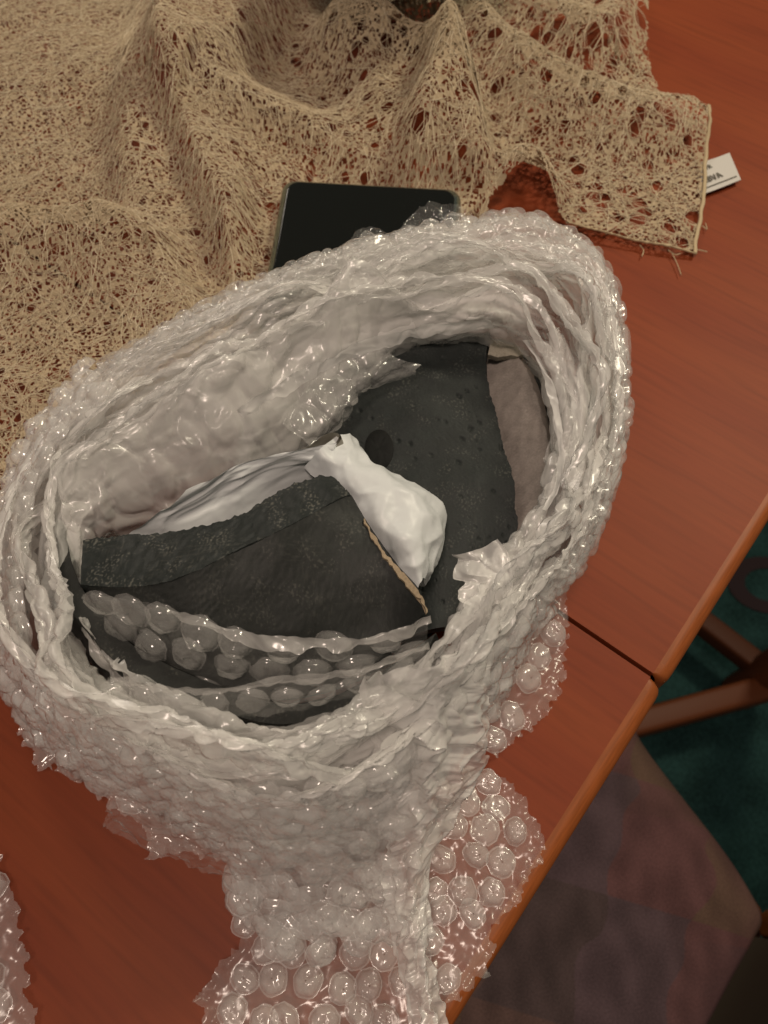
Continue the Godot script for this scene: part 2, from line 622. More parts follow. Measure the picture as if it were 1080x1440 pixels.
func build_cloth() -> void:
	# fold crests: line, height, width to either side, share of the height at the ends
	folds = [
		[flat2([Vector3(-0.1298, 0.7580, -0.4007), Vector3(-0.1187, 0.7580, -0.3132), Vector3(-0.1194, 0.7580, -0.2339), Vector3(-0.1131, 0.7580, -0.1765), Vector3(-0.1025, 0.7580, -0.1350)]), 0.010, 0.010, 0.016, 0.8],
		[flat2([Vector3(-0.1183, 0.7580, -0.4007), Vector3(-0.1047, 0.7580, -0.3267), Vector3(-0.1039, 0.7580, -0.2568), Vector3(-0.0979, 0.7580, -0.2121), Vector3(-0.0784, 0.7580, -0.1622), Vector3(-0.0604, 0.7580, -0.1221), Vector3(-0.0480, 0.7580, -0.0976)]), 0.013, 0.004, 0.022, 0.8],
		[flat2([Vector3(-0.0969, 0.7580, -0.2147), Vector3(-0.0725, 0.7580, -0.2068), Vector3(-0.0410, 0.7580, -0.1990), Vector3(-0.0134, 0.7580, -0.1839), Vector3(0.0066, 0.7580, -0.1741)]), 0.008, 0.006, 0.016, 0.3],
		[flat2([Vector3(-0.0447, 0.7580, -0.3550), Vector3(-0.0601, 0.7580, -0.2810), Vector3(-0.0809, 0.7580, -0.2228)]), 0.012, 0.016, 0.005, 0.6],
		[flat2([Vector3(-0.0341, 0.7580, -0.2873), Vector3(-0.0222, 0.7580, -0.2687), Vector3(0.0000, 0.7580, -0.2228), Vector3(0.0166, 0.7580, -0.1765)]), 0.010, 0.010, 0.012, 0.4],
		[flat2([Vector3(-0.0222, 0.7580, -0.2657), Vector3(0.0075, 0.7580, -0.2841), Vector3(0.0268, 0.7580, -0.2968), Vector3(0.0379, 0.7580, -0.2873), Vector3(0.0715, 0.7580, -0.2367), Vector3(0.0915, 0.7580, -0.2228), Vector3(0.1150, 0.7580, -0.2147), Vector3(0.1463, 0.7580, -0.2147)]), 0.013, 0.014, 0.009, 0.5],
		[flat2([Vector3(0.0073, 0.7580, -0.2568), Vector3(0.0251, 0.7580, -0.2395), Vector3(0.0381, 0.7580, -0.2094), Vector3(0.0405, 0.7580, -0.1622)]), 0.017, 0.010, 0.006, 0.6],
		[flat2([Vector3(0.0315, 0.7580, -0.2367), Vector3(0.0204, 0.7580, -0.1965), Vector3(0.0149, 0.7580, -0.1717)]), 0.012, 0.006, 0.008, 0.4],
		[flat2([Vector3(0.0610, 0.7580, -0.3550), Vector3(0.0773, 0.7580, -0.3066), Vector3(0.1083, 0.7580, -0.2748), Vector3(0.1305, 0.7580, -0.3001), Vector3(0.1443, 0.7580, -0.3407)]), 0.010, 0.012, 0.006, 0.6],
		[flat2([Vector3(0.0503, 0.7560, -0.1790), Vector3(0.0643, 0.7560, -0.1655), Vector3(0.0808, 0.7560, -0.1506)]), 0.013, 0.009, 0.009, 0.2],
		[flat2([Vector3(-0.1892, 0.7580, -0.1350), Vector3(-0.1509, 0.7580, -0.1328), Vector3(-0.1219, 0.7580, -0.1285), Vector3(-0.0996, 0.7580, -0.1138), Vector3(-0.0830, 0.7580, -0.0898)]), 0.012, 0.020, 0.006, 0.7],
		[flat2([Vector3(-0.2152, 0.7580, -0.2395), Vector3(-0.1745, 0.7580, -0.2510), Vector3(-0.1300, 0.7580, -0.2452)]), 0.004, 0.02, 0.02, 0.5],
		[flat2([Vector3(-0.1640, 0.7540, -0.0491), Vector3(-0.1371, 0.7540, -0.0561), Vector3(-0.1166, 0.7540, -0.0705)]), 0.004, 0.014, 0.012, 0.5],
	]
	cloth_out = flat2([Vector3(-0.3910, 0.7520, -0.5415), Vector3(0.1515, 0.7520, -0.5415), Vector3(0.1396, 0.7520, -0.3307), Vector3(0.1395, 0.7520, -0.2845), Vector3(0.1397, 0.7520, -0.2542), Vector3(0.1424, 0.7520, -0.2302), Vector3(0.1505, 0.7520, -0.2274), Vector3(0.1557, 0.7520, -0.2247), Vector3(0.1567, 0.7520, -0.2123), Vector3(0.1547, 0.7520, -0.1940), Vector3(0.1470, 0.7520, -0.1598), Vector3(0.1381, 0.7520, -0.1291), Vector3(0.1152, 0.7520, -0.1348), Vector3(0.0951, 0.7520, -0.1410), Vector3(0.0815, 0.7520, -0.1432), Vector3(0.0768, 0.7520, -0.1514), Vector3(0.0694, 0.7520, -0.1598), Vector3(0.0579, 0.7520, -0.1607), Vector3(0.0492, 0.7520, -0.1551), Vector3(0.0426, 0.7520, -0.1414), Vector3(0.0305, 0.7520, -0.0991), Vector3(-0.0407, 0.7520, -0.0648), Vector3(-0.0931, 0.7520, -0.0237), Vector3(-0.1215, 0.7520, 0.0128), Vector3(-0.2040, 0.7520, 0.0213)])
	var c := thing("mesh_cloth", "beige open fibre mesh cloth lying crumpled across the far half of the table", "cloth", Vector3(-0.05, TOP, -0.2))
	# holes of the web
	var holes := {}
	var cell := 0.006
	var hole_rng := RandomNumberGenerator.new()
	hole_rng.seed = 11
	for k in 5600:
		var p := Vector2(hole_rng.randf_range(-0.31, 0.26), hole_rng.randf_range(-0.40, 0.06))
		var big := clampf((p.x + 0.1) * 5.0, 0.0, 1.0)
		var r := 0.0005 + 0.0032 * pow(hole_rng.randf(), 2.8) * lerpf(0.5, 1.15, big)
		var key := Vector2i(floori(p.x / cell), floori(p.y / cell))
		if not holes.has(key):
			holes[key] = []
		holes[key].append(Vector3(p.x, p.y, r))
	# thin felted ground of the web, with its holes cut out
	var step := 0.0006
	var x0 := -0.30
	var z0 := -0.345
	var nu := int(0.505 / step)
	var nv := int(0.385 / step)
	var P := PackedVector3Array()
	P.resize((nu + 1) * (nv + 1))
	var keep := PackedByteArray()
	keep.resize(P.size())
	# heights on a coarser grid first
	var cs := 3
	var ch := {}
	for r in range(0, nv + cs + 1, cs):
		for i in range(0, nu + cs + 1, cs):
			ch[Vector2i(i, r)] = cloth_y(x0 + i * step, z0 + r * step)
	for r in nv + 1:
		for i in nu + 1:
			var x := x0 + i * step
			var z := z0 + r * step
			var a := Vector2i(i - i % cs, r - r % cs)
			var fx := float(i % cs) / cs
			var fz := float(r % cs) / cs
			var y: float = lerpf(lerpf(ch[a], ch[a + Vector2i(cs, 0)], fx), lerpf(ch[a + Vector2i(0, cs)], ch[a + Vector2i(cs, cs)], fx), fz)
			var id := r * (nu + 1) + i
			P[id] = Vector3(x, y + 0.00025 * noise.get_noise_2d(x * 900, z * 900), z)
			var ok := 1
			var p := Vector2(x, z)
			if not Geometry2D.is_point_in_polygon(p + Vector2(noise.get_noise_2d(x * 300, z * 300), noise.get_noise_2d(z * 300, x * 300)) * 0.0006, cloth_out):
				ok = 0
			else:
				var kx := floori(x / cell)
				var kz := floori(z / cell)
				for dz in [-1, 0, 1]:
					for dx in [-1, 0, 1]:
						var list = holes.get(Vector2i(kx + dx, kz + dz))
						if list and ok:
							for h: Vector3 in list:
								if Vector2(h.x - x, h.y - z).length_squared() < h.z * h.z * 1.0:
									ok = 0
									break
				if ok and noise.get_noise_2d(x * 480.0 + 50.0, z * 560.0) > 0.70:
					ok = 0
			keep[id] = ok
	var ground := solid(0.45, 0.355, 0.235, 0.95, 0.2)
	ground.backlight_enabled = true
	ground.backlight = Color(0.3, 0.25, 0.18)
	var g := part("felted_web", sheet(P, nu, nv, false, keep), ground, c)
	g.set_meta("kind", "stuff")
	# single fibres lying over it, swerving round the holes
	var tints := [lin(0.49, 0.395, 0.265), lin(0.42, 0.33, 0.21), lin(0.60, 0.51, 0.36)]
	for kind in 3:
		var V := PackedVector3Array()
		var N := PackedVector3Array()
		var I := PackedInt32Array()
		for k in [7500, 4000, 4200][kind]:
			var p := Vector2(rng.randf_range(-0.30, 0.205), rng.randf_range(-0.345, 0.04))
			var an := rng.randf() * TAU
			if p.x < -0.08:
				an = rng.randfn(0.25, 0.8)
			var turn := rng.randfn(0.0, 0.10)
			var wd := rng.randf_range(0.00008, 0.00016)
			var lift := rng.randf_range(0.0001, 0.0006)
			var first := V.size()
			var n := 0
			for s in rng.randi_range(8, 16):
				var q := p
				var kx := floori(q.x / cell)
				var kz := floori(q.y / cell)
				for dz in [-1, 0, 1]:
					for dx in [-1, 0, 1]:
						var list = holes.get(Vector2i(kx + dx, kz + dz))
						if list:
							for h: Vector3 in list:
								var o := q - Vector2(h.x, h.y)
								var rr := h.z * 1.08
								if h.z > 0.0008 and o.length_squared() < rr * rr:
									q = Vector2(h.x, h.y) + o.normalized() * rr
				if not Geometry2D.is_point_in_polygon(q, cloth_out):
					break
				var dir := Vector2.from_angle(an)
				var across := Vector2(-dir.y, dir.x) * wd
				var ii := clampi(roundi((q.x - x0) / step), 0, nu)
				var rr2 := clampi(roundi((q.y - z0) / step), 0, nv)
				var y: float = P[rr2 * (nu + 1) + ii].y + lift + 0.0003 * sin(s * 1.3 + k)
				V.append(Vector3(q.x - across.x, y - wd * 0.5, q.y - across.y))
				V.append(Vector3(q.x, y + wd * 0.6, q.y))
				V.append(Vector3(q.x + across.x, y - wd * 0.5, q.y + across.y))
				N.append_array([Vector3(-dir.y * -0.7, 0.7, dir.x * -0.7), Vector3.UP, Vector3(-dir.y * 0.7, 0.7, dir.x * 0.7)])
				n += 1
				an += turn + rng.randfn(0.0, 0.16)
				p += Vector2.from_angle(an) * 0.0024
			for s in n - 1:
				var b := first + s * 3
				I.append_array([b, b + 3, b + 1, b + 1, b + 3, b + 4, b + 1, b + 4, b + 2, b + 2, b + 4, b + 5])
		var fm := solid(1, 1, 1, 0.7, 0.4)
		fm.albedo_color = tints[kind]
		var fo := part("fibre_web", arrays(V, N, null, I), fm, c)
		fo.set_meta("kind", "stuff")
	# stitched hem along the two cut edges, loose threads at the corner
	var hem_m := solid(0.50, 0.40, 0.25, 0.85, 0.3)
	for line in [[Vector3(0.1427, 0.7520, -0.2302), Vector3(0.1506, 0.7520, -0.2280), Vector3(0.1557, 0.7520, -0.2247), Vector3(0.1567, 0.7520, -0.2123), Vector3(0.1547, 0.7520, -0.1940), Vector3(0.1473, 0.7520, -0.1598), Vector3(0.1385, 0.7520, -0.1295)], [Vector3(0.1384, 0.7520, -0.1291), Vector3(0.1152, 0.7520, -0.1348), Vector3(0.0951, 0.7520, -0.1410), Vector3(0.0821, 0.7520, -0.1432)]]:
		var pts := spread(line, 120, false)
		var Q := PackedVector3Array()
		for i in 121:
			var p := pts[i]
			var wob := 0.0003 * noise.get_noise_1d(i * 0.13)
			var y := cloth_y(p.x, p.z) + 0.0004
			for s in 7:
				var a := s / 6.0 * TAU
				Q.append(Vector3(p.x + wob + 0.0008 * cos(a), y + 0.0006 * sin(a), p.z + wob + 0.0006 * cos(a)))
		part("hem", sheet(Q, 6, 120, true), hem_m, c)
	for th in [[Vector3(0.1287, 0.7520, -0.1300), Vector3(0.1299, 0.7520, -0.1239), Vector3(0.1306, 0.7520, -0.1172)], [Vector3(0.1391, 0.7520, -0.1326), Vector3(0.1421, 0.7520, -0.1317), Vector3(0.1445, 0.7520, -0.1309)], [Vector3(0.1455, 0.7520, -0.1469), Vector3(0.1472, 0.7520, -0.1450), Vector3(0.1472, 0.7520, -0.1487)], [Vector3(0.1274, 0.7520, -0.1317), Vector3(0.1302, 0.7520, -0.1291), Vector3(0.1326, 0.7520, -0.1300)], [Vector3(0.1558, 0.7530, -0.2093), Vector3(0.1582, 0.7530, -0.2146), Vector3(0.1558, 0.7530, -0.2189)], [Vector3(0.1152, 0.7520, -0.1348), Vector3(0.1163, 0.7520, -0.1317), Vector3(0.1151, 0.7520, -0.1282)]]:
		var pts := spread(th, 10, false)
		var Q := PackedVector3Array()
		for i in 11:
			for s in 6:
				var a := s / 5.0 * TAU
				Q.append(pts[i] + Vector3(0.00022 * cos(a), 0.00022 * sin(a), 0.00022 * cos(a + 1.0)))
		part("loose_thread", sheet(Q, 5, 10, true), hem_m, c)
	# sewn-in care label
	var lp: Array = [Vector3(0.1523, 0.7530, -0.1887), Vector3(0.1597, 0.7530, -0.1917), Vector3(0.1673, 0.7530, -0.1955)]
	var lq: Array = [Vector3(0.1481, 0.7530, -0.1662), Vector3(0.1562, 0.7530, -0.1700), Vector3(0.1689, 0.7530, -0.1765)]
	var lab := part("care_label", plate(loft([lp, lq], false, 12, 8), 12, 8, 0.0003), solid(0.56, 0.54, 0.50, 0.8), c, "small white care label sewn to the cloth edge with grey print")
	var ink := solid(0.12, 0.11, 0.09, 0.9)
	var q0: Vector3 = Vector3(0.1514, 0.7534, -0.1722)
	var dirx: Vector3 = (Vector3(0.1676, 0.7534, -0.1807) - q0)
	print_on(lab, "EBVA", q0, dirx, 0.0046, ink)
	print_on(lab, "7R", Vector3(0.1540, 0.7534, -0.1822), dirx, 0.0026, ink)
	part("printed_line", bar(Vector3(0.1493, 0.7533, -0.1696), Vector3(0.1672, 0.7533, -0.1786), 0.0006, 0.0001), ink, lab)


func print_on(parent: Node3D, text: String, at: Vector3, along: Vector3, size: float, ink: Material) -> void:
	var t := TextMesh.new()
	var f := SystemFont.new()
	f.font_names = PackedStringArray(["Droid Sans"])
	f.font_weight = 700
	t.font = f
	t.text = text
	t.font_size = 32
	t.pixel_size = size / 32.0
	t.depth = 0.0001
	t.horizontal_alignment = HORIZONTAL_ALIGNMENT_LEFT
	t.vertical_alignment = VERTICAL_ALIGNMENT_BOTTOM
	var o := part("printed_text", t, ink, parent)
	var x := along.normalized()
	o.basis = Basis(x, Vector3.UP.cross(x).normalized(), Vector3.UP)
	o.position += at


# ---------- phone and bowl ----------
func build_phone() -> void:
	var a: Vector3 = Vector3(-0.0450, 0.7710, -0.1572)
	var b: Vector3 = Vector3(0.0343, 0.7710, -0.1509)
	var x := (b - a).normalized()
	var z := Vector3.UP.cross(x).normalized() * -1.0
	z = (z - Vector3(0, 0.06, 0)).normalized()   # its near end lies lower than its far end
	var y := z.cross(x).normalized()
	var wd := a.distance_to(b)
	var ln := 0.150
	var t := thing("black_phone", "glossy black phone lying on the cloth, half hidden by bubble wrap", "phone", Vector3(0, TOP, -0.12))
	var glass := solid(0.006, 0.007, 0.006, 0.10, 0.5)
	var frame := solid(0.28, 0.33, 0.29, 0.13, 0.6)
	frame.metallic = 0.9
	var outline := []
	var rad := 0.0055
	for q in [[wd - rad, rad, -PI / 2], [wd - rad, ln - rad, 0.0], [rad, ln - rad, PI / 2], [rad, rad, PI]]:
		for k in 9:
			var an: float = q[2] + k / 8.0 * PI / 2
			outline.append(Vector2(q[0] + rad * cos(an), q[1] + rad * sin(an)))
	outline.append(outline[0])
	var mid := Vector2(wd / 2, ln / 2)
	var make := func(layers: Array) -> ArrayMesh:
		var P := PackedVector3Array()
		for l in layers:
			for p: Vector2 in outline:
				var d := (p - mid)
				var q := mid + Vector2(d.x * (1.0 - l[0] / (wd / 2)), d.y * (1.0 - l[0] / (ln / 2)))
				P.append(a + x * q.x + z * q.y + y * l[1])
		return sheet(P, outline.size() - 1, layers.size() - 1, true)
	part("frame", make.call([[0.03, -0.0085], [0.0022, -0.0085], [0.0008, -0.0078], [0.0, -0.006], [0.0, -0.0042], [0.0004, -0.0028], [0.0011, -0.0016], [0.0020, -0.0008], [0.0032, -0.0002]]), frame, t)
	part("screen", make.call([[0.0029, -0.0006], [0.0031, -0.0001], [0.0036, 0.0], [0.0042, 0.0], [0.02, 0.0], [wd / 2, 0.0]]), glass, t)


func build_bowl() -> void:
	var t := thing("dark_bowl", "dark brown round bowl standing on the far folds of the cloth, mostly out of sight", "bowl", Vector3(0.0098, 0.7500, -0.3006))
	var P := PackedVector3Array()
	for q in [[0.0, 0.004], [0.028, 0.004], [0.034, 0.010], [0.046, 0.03], [0.056, 0.05], [0.058, 0.052], [0.0555, 0.051], [0.044, 0.03], [0.030, 0.012], [0.0, 0.010]]:
		for i in 49:
			var an := i / 48.0 * TAU
			P.append(t.position + Vector3(q[0] * cos(an), q[1] + 0.028, q[0] * sin(an)))
	part("body", sheet(P, 48, 9, true), solid(0.010, 0.006, 0.004, 0.35), t)


# ---------- the broken pot ----------
func clay(r: float, g: float, b: float, rough: float, speck: float, amount: float) -> StandardMaterial3D:
	var m := solid(1, 1, 1, rough + 0.12, 0.34)
	m.uv1_triplanar = true
	m.uv1_world_triplanar = true
	m.uv1_scale = Vector3(7, 7, 7)
	m.albedo_texture = picture(512, 512, func(x, y):
		var n: float = noise.get_noise_2d(x * 7.0, y * 7.0) * 0.14 + noise.get_noise_2d(x * 31.0, y * 31.0) * 0.06 + noise.get_noise_2d(x * 170.0, y * 170.0) * 0.16
		var k := 1.0 + n
		var s: float = maxf(0.0, noise.get_noise_2d(x * 110.0 + 30.0, y * 100.0) + 0.5 * noise.get_noise_2d(x * 11.0, y * 13.0) - 0.9 + amount)
		s = minf(s * 4.0, 1.0) * speck
		return lin(r * k + s * 0.9, g * k + s * 0.85, b * k + s * 0.72))
	return m


func jag(curve: Array, n: int, amp: float, scale: float) -> Array:
	var out := []
	for p: Vector3 in even(curve, n):
		out.append(p + Vector3(noise.get_noise_3dv(p / scale), 0.4 * noise.get_noise_3dv(p / scale + Vector3(5, 5, 5)), noise.get_noise_3dv(p / scale + Vector3(9, 2, 9))) * amp)
	return out


func build_shards() -> void:
	# front shard: a matt body and a glossier, speckled band along its upper edge
	var t := thing("front_pot_shard", "dark grey curved pot shard with a brown chipped right edge, nearest in the wrap", "pottery shard", Vector3(-0.0409, 0.7500, 0.0232))
	var top: Array = even([Vector3(-0.0869, 0.8060, 0.0391), Vector3(-0.0776, 0.8080, 0.0385), Vector3(-0.0662, 0.8090, 0.0381), Vector3(-0.0559, 0.8100, 0.0372), Vector3(-0.0428, 0.8110, 0.0338), Vector3(-0.0309, 0.8120, 0.0264), Vector3(-0.0239, 0.8120, 0.0226), Vector3(-0.0183, 0.8120, 0.0207), Vector3(-0.0146, 0.8120, 0.0217), Vector3(-0.0104, 0.8110, 0.0259)], 70)
	var crease: Array = even([Vector3(-0.0837, 0.8100, 0.0545), Vector3(-0.0732, 0.8130, 0.0566), Vector3(-0.0618, 0.8160, 0.0571), Vector3(-0.0512, 0.8180, 0.0546), Vector3(-0.0404, 0.8180, 0.0483), Vector3(-0.0292, 0.8180, 0.0423), Vector3(-0.0199, 0.8160, 0.0355), Vector3(-0.0149, 0.8150, 0.0316), Vector3(-0.0119, 0.8130, 0.0286), Vector3(-0.0097, 0.8113, 0.0270)], 70)
	var right: Array = [Vector3(-0.0097, 0.8110, 0.0268), Vector3(-0.0065, 0.8110, 0.0329), Vector3(-0.0024, 0.8110, 0.0408), Vector3(0.0020, 0.8110, 0.0479), Vector3(0.0067, 0.8100, 0.0530), Vector3(0.0097, 0.8100, 0.0575), Vector3(0.0116, 0.8100, 0.0624)]
	var bottom: Array = even([Vector3(-0.0880, 0.8000, 0.0547), Vector3(-0.0781, 0.7980, 0.0664), Vector3(-0.0649, 0.7980, 0.0756), Vector3(-0.0469, 0.7960, 0.0820), Vector3(-0.0276, 0.7940, 0.0825), Vector3(-0.0079, 0.7960, 0.0770), Vector3(0.0039, 0.8020, 0.0677), Vector3(0.0116, 0.8100, 0.0627)], 70)
	var body_m := clay(0.0205, 0.0225, 0.0215, 0.42, 0.05, 0.05)
	var band_m := clay(0.020, 0.0240, 0.0232, 0.34, 0.12, 0.10)
	var B := PackedVector3Array()
	var ct := spread(crease, 140, false)
	var cb := spread(bottom, 140, false)
	var cr := spread(even(right, 40), 60, false)
	for r in 61:
		var v := r / 60.0
		var lf := ct[0].lerp(cb[0], v)
		for i in 141:
			var u := i / 140.0
			var w := ct[i].lerp(cb[i], v) + lf.lerp(cr[r], u) - (ct[0].lerp(ct[140], u)).lerp(cb[0].lerp(cb[140], u), v)
			B.append(w + Vector3(0, 0.002 * sin(PI * v) * sin(PI * u), 0))
	B = wrinkle(B, 140, 60, false, 0.0005, 0.00015, 0.0, 0.0095, 0.03, 0.003)
	part("body_wall", plate(B, 140, 60, 0.006, Vector2(1, 1)), body_m, t)
	var A := loft([top, even(crease, 70)], false, 140, 26)
	A = chip(A, 140, 26, 0.0006, 0.010, 0.3)
	A = wrinkle(A, 140, 26, false, 0.0003, 0.0001, 0.0, 0.0095, 0.008, 0.003)
	part("rim_band", plate(A, 140, 26, 0.006, Vector2(1.2, 0.3)), band_m, t, "glossier speckled band along the shard's upper edge")
	# bare clay showing where the edge is chipped
	var e0: Array = jag([Vector3(-0.0057, 0.8118, 0.0347), Vector3(-0.0018, 0.8118, 0.0421), Vector3(0.0024, 0.8118, 0.0485), Vector3(0.0070, 0.8118, 0.0538), Vector3(0.0102, 0.8118, 0.0582), Vector3(0.0116, 0.8118, 0.0635)], 60, 0.0004, 0.003)
	var e1: Array = jag([Vector3(-0.0059, 0.8119, 0.0352), Vector3(-0.0026, 0.8119, 0.0426), Vector3(0.0010, 0.8119, 0.0485), Vector3(0.0047, 0.8119, 0.0539), Vector3(0.0074, 0.8119, 0.0568), Vector3(0.0096, 0.8119, 0.0595), Vector3(0.0114, 0.8119, 0.0638)], 60, 0.0005, 0.0025)
	part("bare_clay_edge", plate(loft([e0, e1], false, 60, 6), 60, 6, 0.0008), clay(0.30, 0.235, 0.16, 0.8, 0.0, 0.0), t, "pale brown bare clay along the broken edge")

	# right shard with pits
	var d := thing("pitted_pot_shard", "dark charcoal pitted pot shard lying at the right of the opening", "pottery shard", Vector3(0.0220, 0.7500, -0.0218))
	var le: Array = even([Vector3(-0.0176, 0.7900, -0.0414), Vector3(-0.0209, 0.7880, -0.0244), Vector3(-0.0230, 0.7850, -0.0088), Vector3(-0.0166, 0.7810, 0.0084), Vector3(-0.0070, 0.7780, 0.0254), Vector3(0.0011, 0.7760, 0.0422), Vector3(0.0044, 0.7750, 0.0585)], 60)
	var ri: Array = even([Vector3(0.0377, 0.7940, -0.0483), Vector3(0.0358, 0.7930, -0.0405), Vector3(0.0357, 0.7930, -0.0297), Vector3(0.0371, 0.7920, -0.0200), Vector3(0.0387, 0.7910, -0.0091), Vector3(0.0409, 0.7900, 0.0014), Vector3(0.0424, 0.7900, 0.0095), Vector3(0.0423, 0.7880, 0.0176), Vector3(0.0423, 0.7860, 0.0268), Vector3(0.0336, 0.7830, 0.0378), Vector3(0.0263, 0.7800, 0.0556)], 60)
	var mi := []
	for i in 61:
		mi.append(le[i].lerp(ri[i], 0.5) + Vector3(0, 0.004, 0))
	var nu := 230
	var nv := 170
	var S := loft([ri, mi, le], false, nu, nv)
	S = chip(S, nu, nv, 0.0004, 0.03, 0.05)
	var NN := normals(S, nu, nv, false)
	var pits := []
	var pr := RandomNumberGenerator.new()
	pr.seed = 4
	for k in 420:
		pits.append([S[pr.randi_range(3, nv - 3) * (nu + 1) + pr.randi_range(3, nu - 3)], 0.00022 + 0.0008 * pow(pr.randf(), 5.0)])
	for i in S.size():
		var p := S[i]
		var h := 0.00006 * noise.get_noise_3dv(p / 0.0014) + 0.0002 * noise.get_noise_3dv(p / 0.012)
		for q in pits:
			var dd: float = p.distance_squared_to(q[0]) / (q[1] * q[1])
			if dd < 1.0:
				h -= q[1] * 0.8 * (1.0 - dd)
		S[i] = p + NN[i] * h
	part("shard_face", plate(S, nu, nv, 0.007), clay(0.023, 0.0275, 0.0270, 0.46, 0.05, 0.0), d)
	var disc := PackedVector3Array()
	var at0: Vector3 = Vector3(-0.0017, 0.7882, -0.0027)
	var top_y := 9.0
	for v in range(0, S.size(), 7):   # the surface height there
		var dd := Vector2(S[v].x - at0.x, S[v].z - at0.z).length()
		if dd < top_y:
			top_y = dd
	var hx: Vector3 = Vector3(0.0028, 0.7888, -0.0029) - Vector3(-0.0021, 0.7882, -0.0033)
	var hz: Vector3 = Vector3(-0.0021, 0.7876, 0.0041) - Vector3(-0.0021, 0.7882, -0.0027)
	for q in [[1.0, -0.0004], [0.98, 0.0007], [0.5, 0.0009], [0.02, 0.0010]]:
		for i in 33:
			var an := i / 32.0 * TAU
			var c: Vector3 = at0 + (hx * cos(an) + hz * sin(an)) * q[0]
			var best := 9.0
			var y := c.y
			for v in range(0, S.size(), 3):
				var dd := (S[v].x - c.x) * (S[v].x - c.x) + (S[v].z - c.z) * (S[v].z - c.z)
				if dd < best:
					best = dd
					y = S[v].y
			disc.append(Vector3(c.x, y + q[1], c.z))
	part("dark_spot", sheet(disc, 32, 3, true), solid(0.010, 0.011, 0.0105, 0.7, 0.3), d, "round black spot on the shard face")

	# pale shard beyond it
	var w := thing("pale_pot_shard", "pale grey smooth pot shard standing along the right inner edge of the opening", "pottery shard", Vector3(0.0549, 0.7500, -0.0382))
	var l1: Array = even([Vector3(0.0376, 0.7860, -0.0485), Vector3(0.0356, 0.7850, -0.0390), Vector3(0.0372, 0.7840, -0.0212), Vector3(0.0400, 0.7820, -0.0050), Vector3(0.0414, 0.7810, 0.0111), Vector3(0.0397, 0.7790, 0.0285)], 50)
	var r1: Array = jag([Vector3(0.0469, 0.7920, -0.0404), Vector3(0.0491, 0.7930, -0.0327), Vector3(0.0510, 0.7940, -0.0223), Vector3(0.0526, 0.7940, -0.0113), Vector3(0.0539, 0.7930, -0.0008), Vector3(0.0528, 0.7900, 0.0109), Vector3(0.0468, 0.7860, 0.0217), Vector3(0.0421, 0.7820, 0.0312)], 50, 0.0005, 0.003)
	var Wp := loft([l1, r1], false, 100, 30)
	Wp = wrinkle(Wp, 100, 30, false, 0.0005, 0.0001, 0.0, 0.0095, 0.012, 0.002)
	part("shard_face", plate(Wp, 100, 30, 0.005), clay(0.30, 0.265, 0.24, 0.5, 0.10, 0.0), w)
	var ch := loft([jag([Vector3(0.0373, 0.7950, -0.0449), Vector3(0.0413, 0.7950, -0.0442), Vector3(0.0451, 0.7950, -0.0423), Vector3(0.0490, 0.7940, -0.0391)], 20, 0.0006, 0.003), jag([Vector3(0.0361, 0.7935, -0.0385), Vector3(0.0395, 0.7935, -0.0376), Vector3(0.0433, 0.7935, -0.0385), Vector3(0.0489, 0.7940, -0.0384)], 20, 0.0006, 0.003)], false, 24, 8)
	part("chipped_top", plate(ch, 24, 8, 0.003), clay(0.36, 0.33, 0.27, 0.7, 0.0, 0.0), w, "lighter chipped top of the pale shard")

	# added dark base under the shards, keeps light from leaking through the film
	var g := thing("added_pot_bottom", "added dark pot piece deep under the other shards at the wrap's bottom", "pottery shard", Vector3(-0.0236, 0.7500, 0.0089))
	var rim: Array = [Vector3(-0.0985, 0.7660, 0.0303), Vector3(-0.0979, 0.7660, 0.0196), Vector3(-0.0741, 0.7660, 0.0141), Vector3(-0.0492, 0.7660, 0.0014), Vector3(-0.0287, 0.7660, -0.0196), Vector3(-0.0136, 0.7660, -0.0454), Vector3(0.0056, 0.7660, -0.0608), Vector3(0.0422, 0.7660, -0.0679), Vector3(0.0583, 0.7660, -0.0591), Vector3(0.0624, 0.7660, -0.0306), Vector3(0.0564, 0.7660, -0.0030), Vector3(0.0449, 0.7660, 0.0155), Vector3(0.0285, 0.7660, 0.0381), Vector3(0.0162, 0.7660, 0.0530), Vector3(-0.0090, 0.7660, 0.0694), Vector3(-0.0333, 0.7660, 0.0751), Vector3(-0.0559, 0.7660, 0.0706), Vector3(-0.0796, 0.7660, 0.0613), Vector3(-0.0936, 0.7660, 0.0456)]
	var cen := []
	for p: Vector3 in rim:
		cen.append(Vector3(-0.0226, 0.7600, 0.0167))
	var G := loft([rim, cen], true, 90, 10)
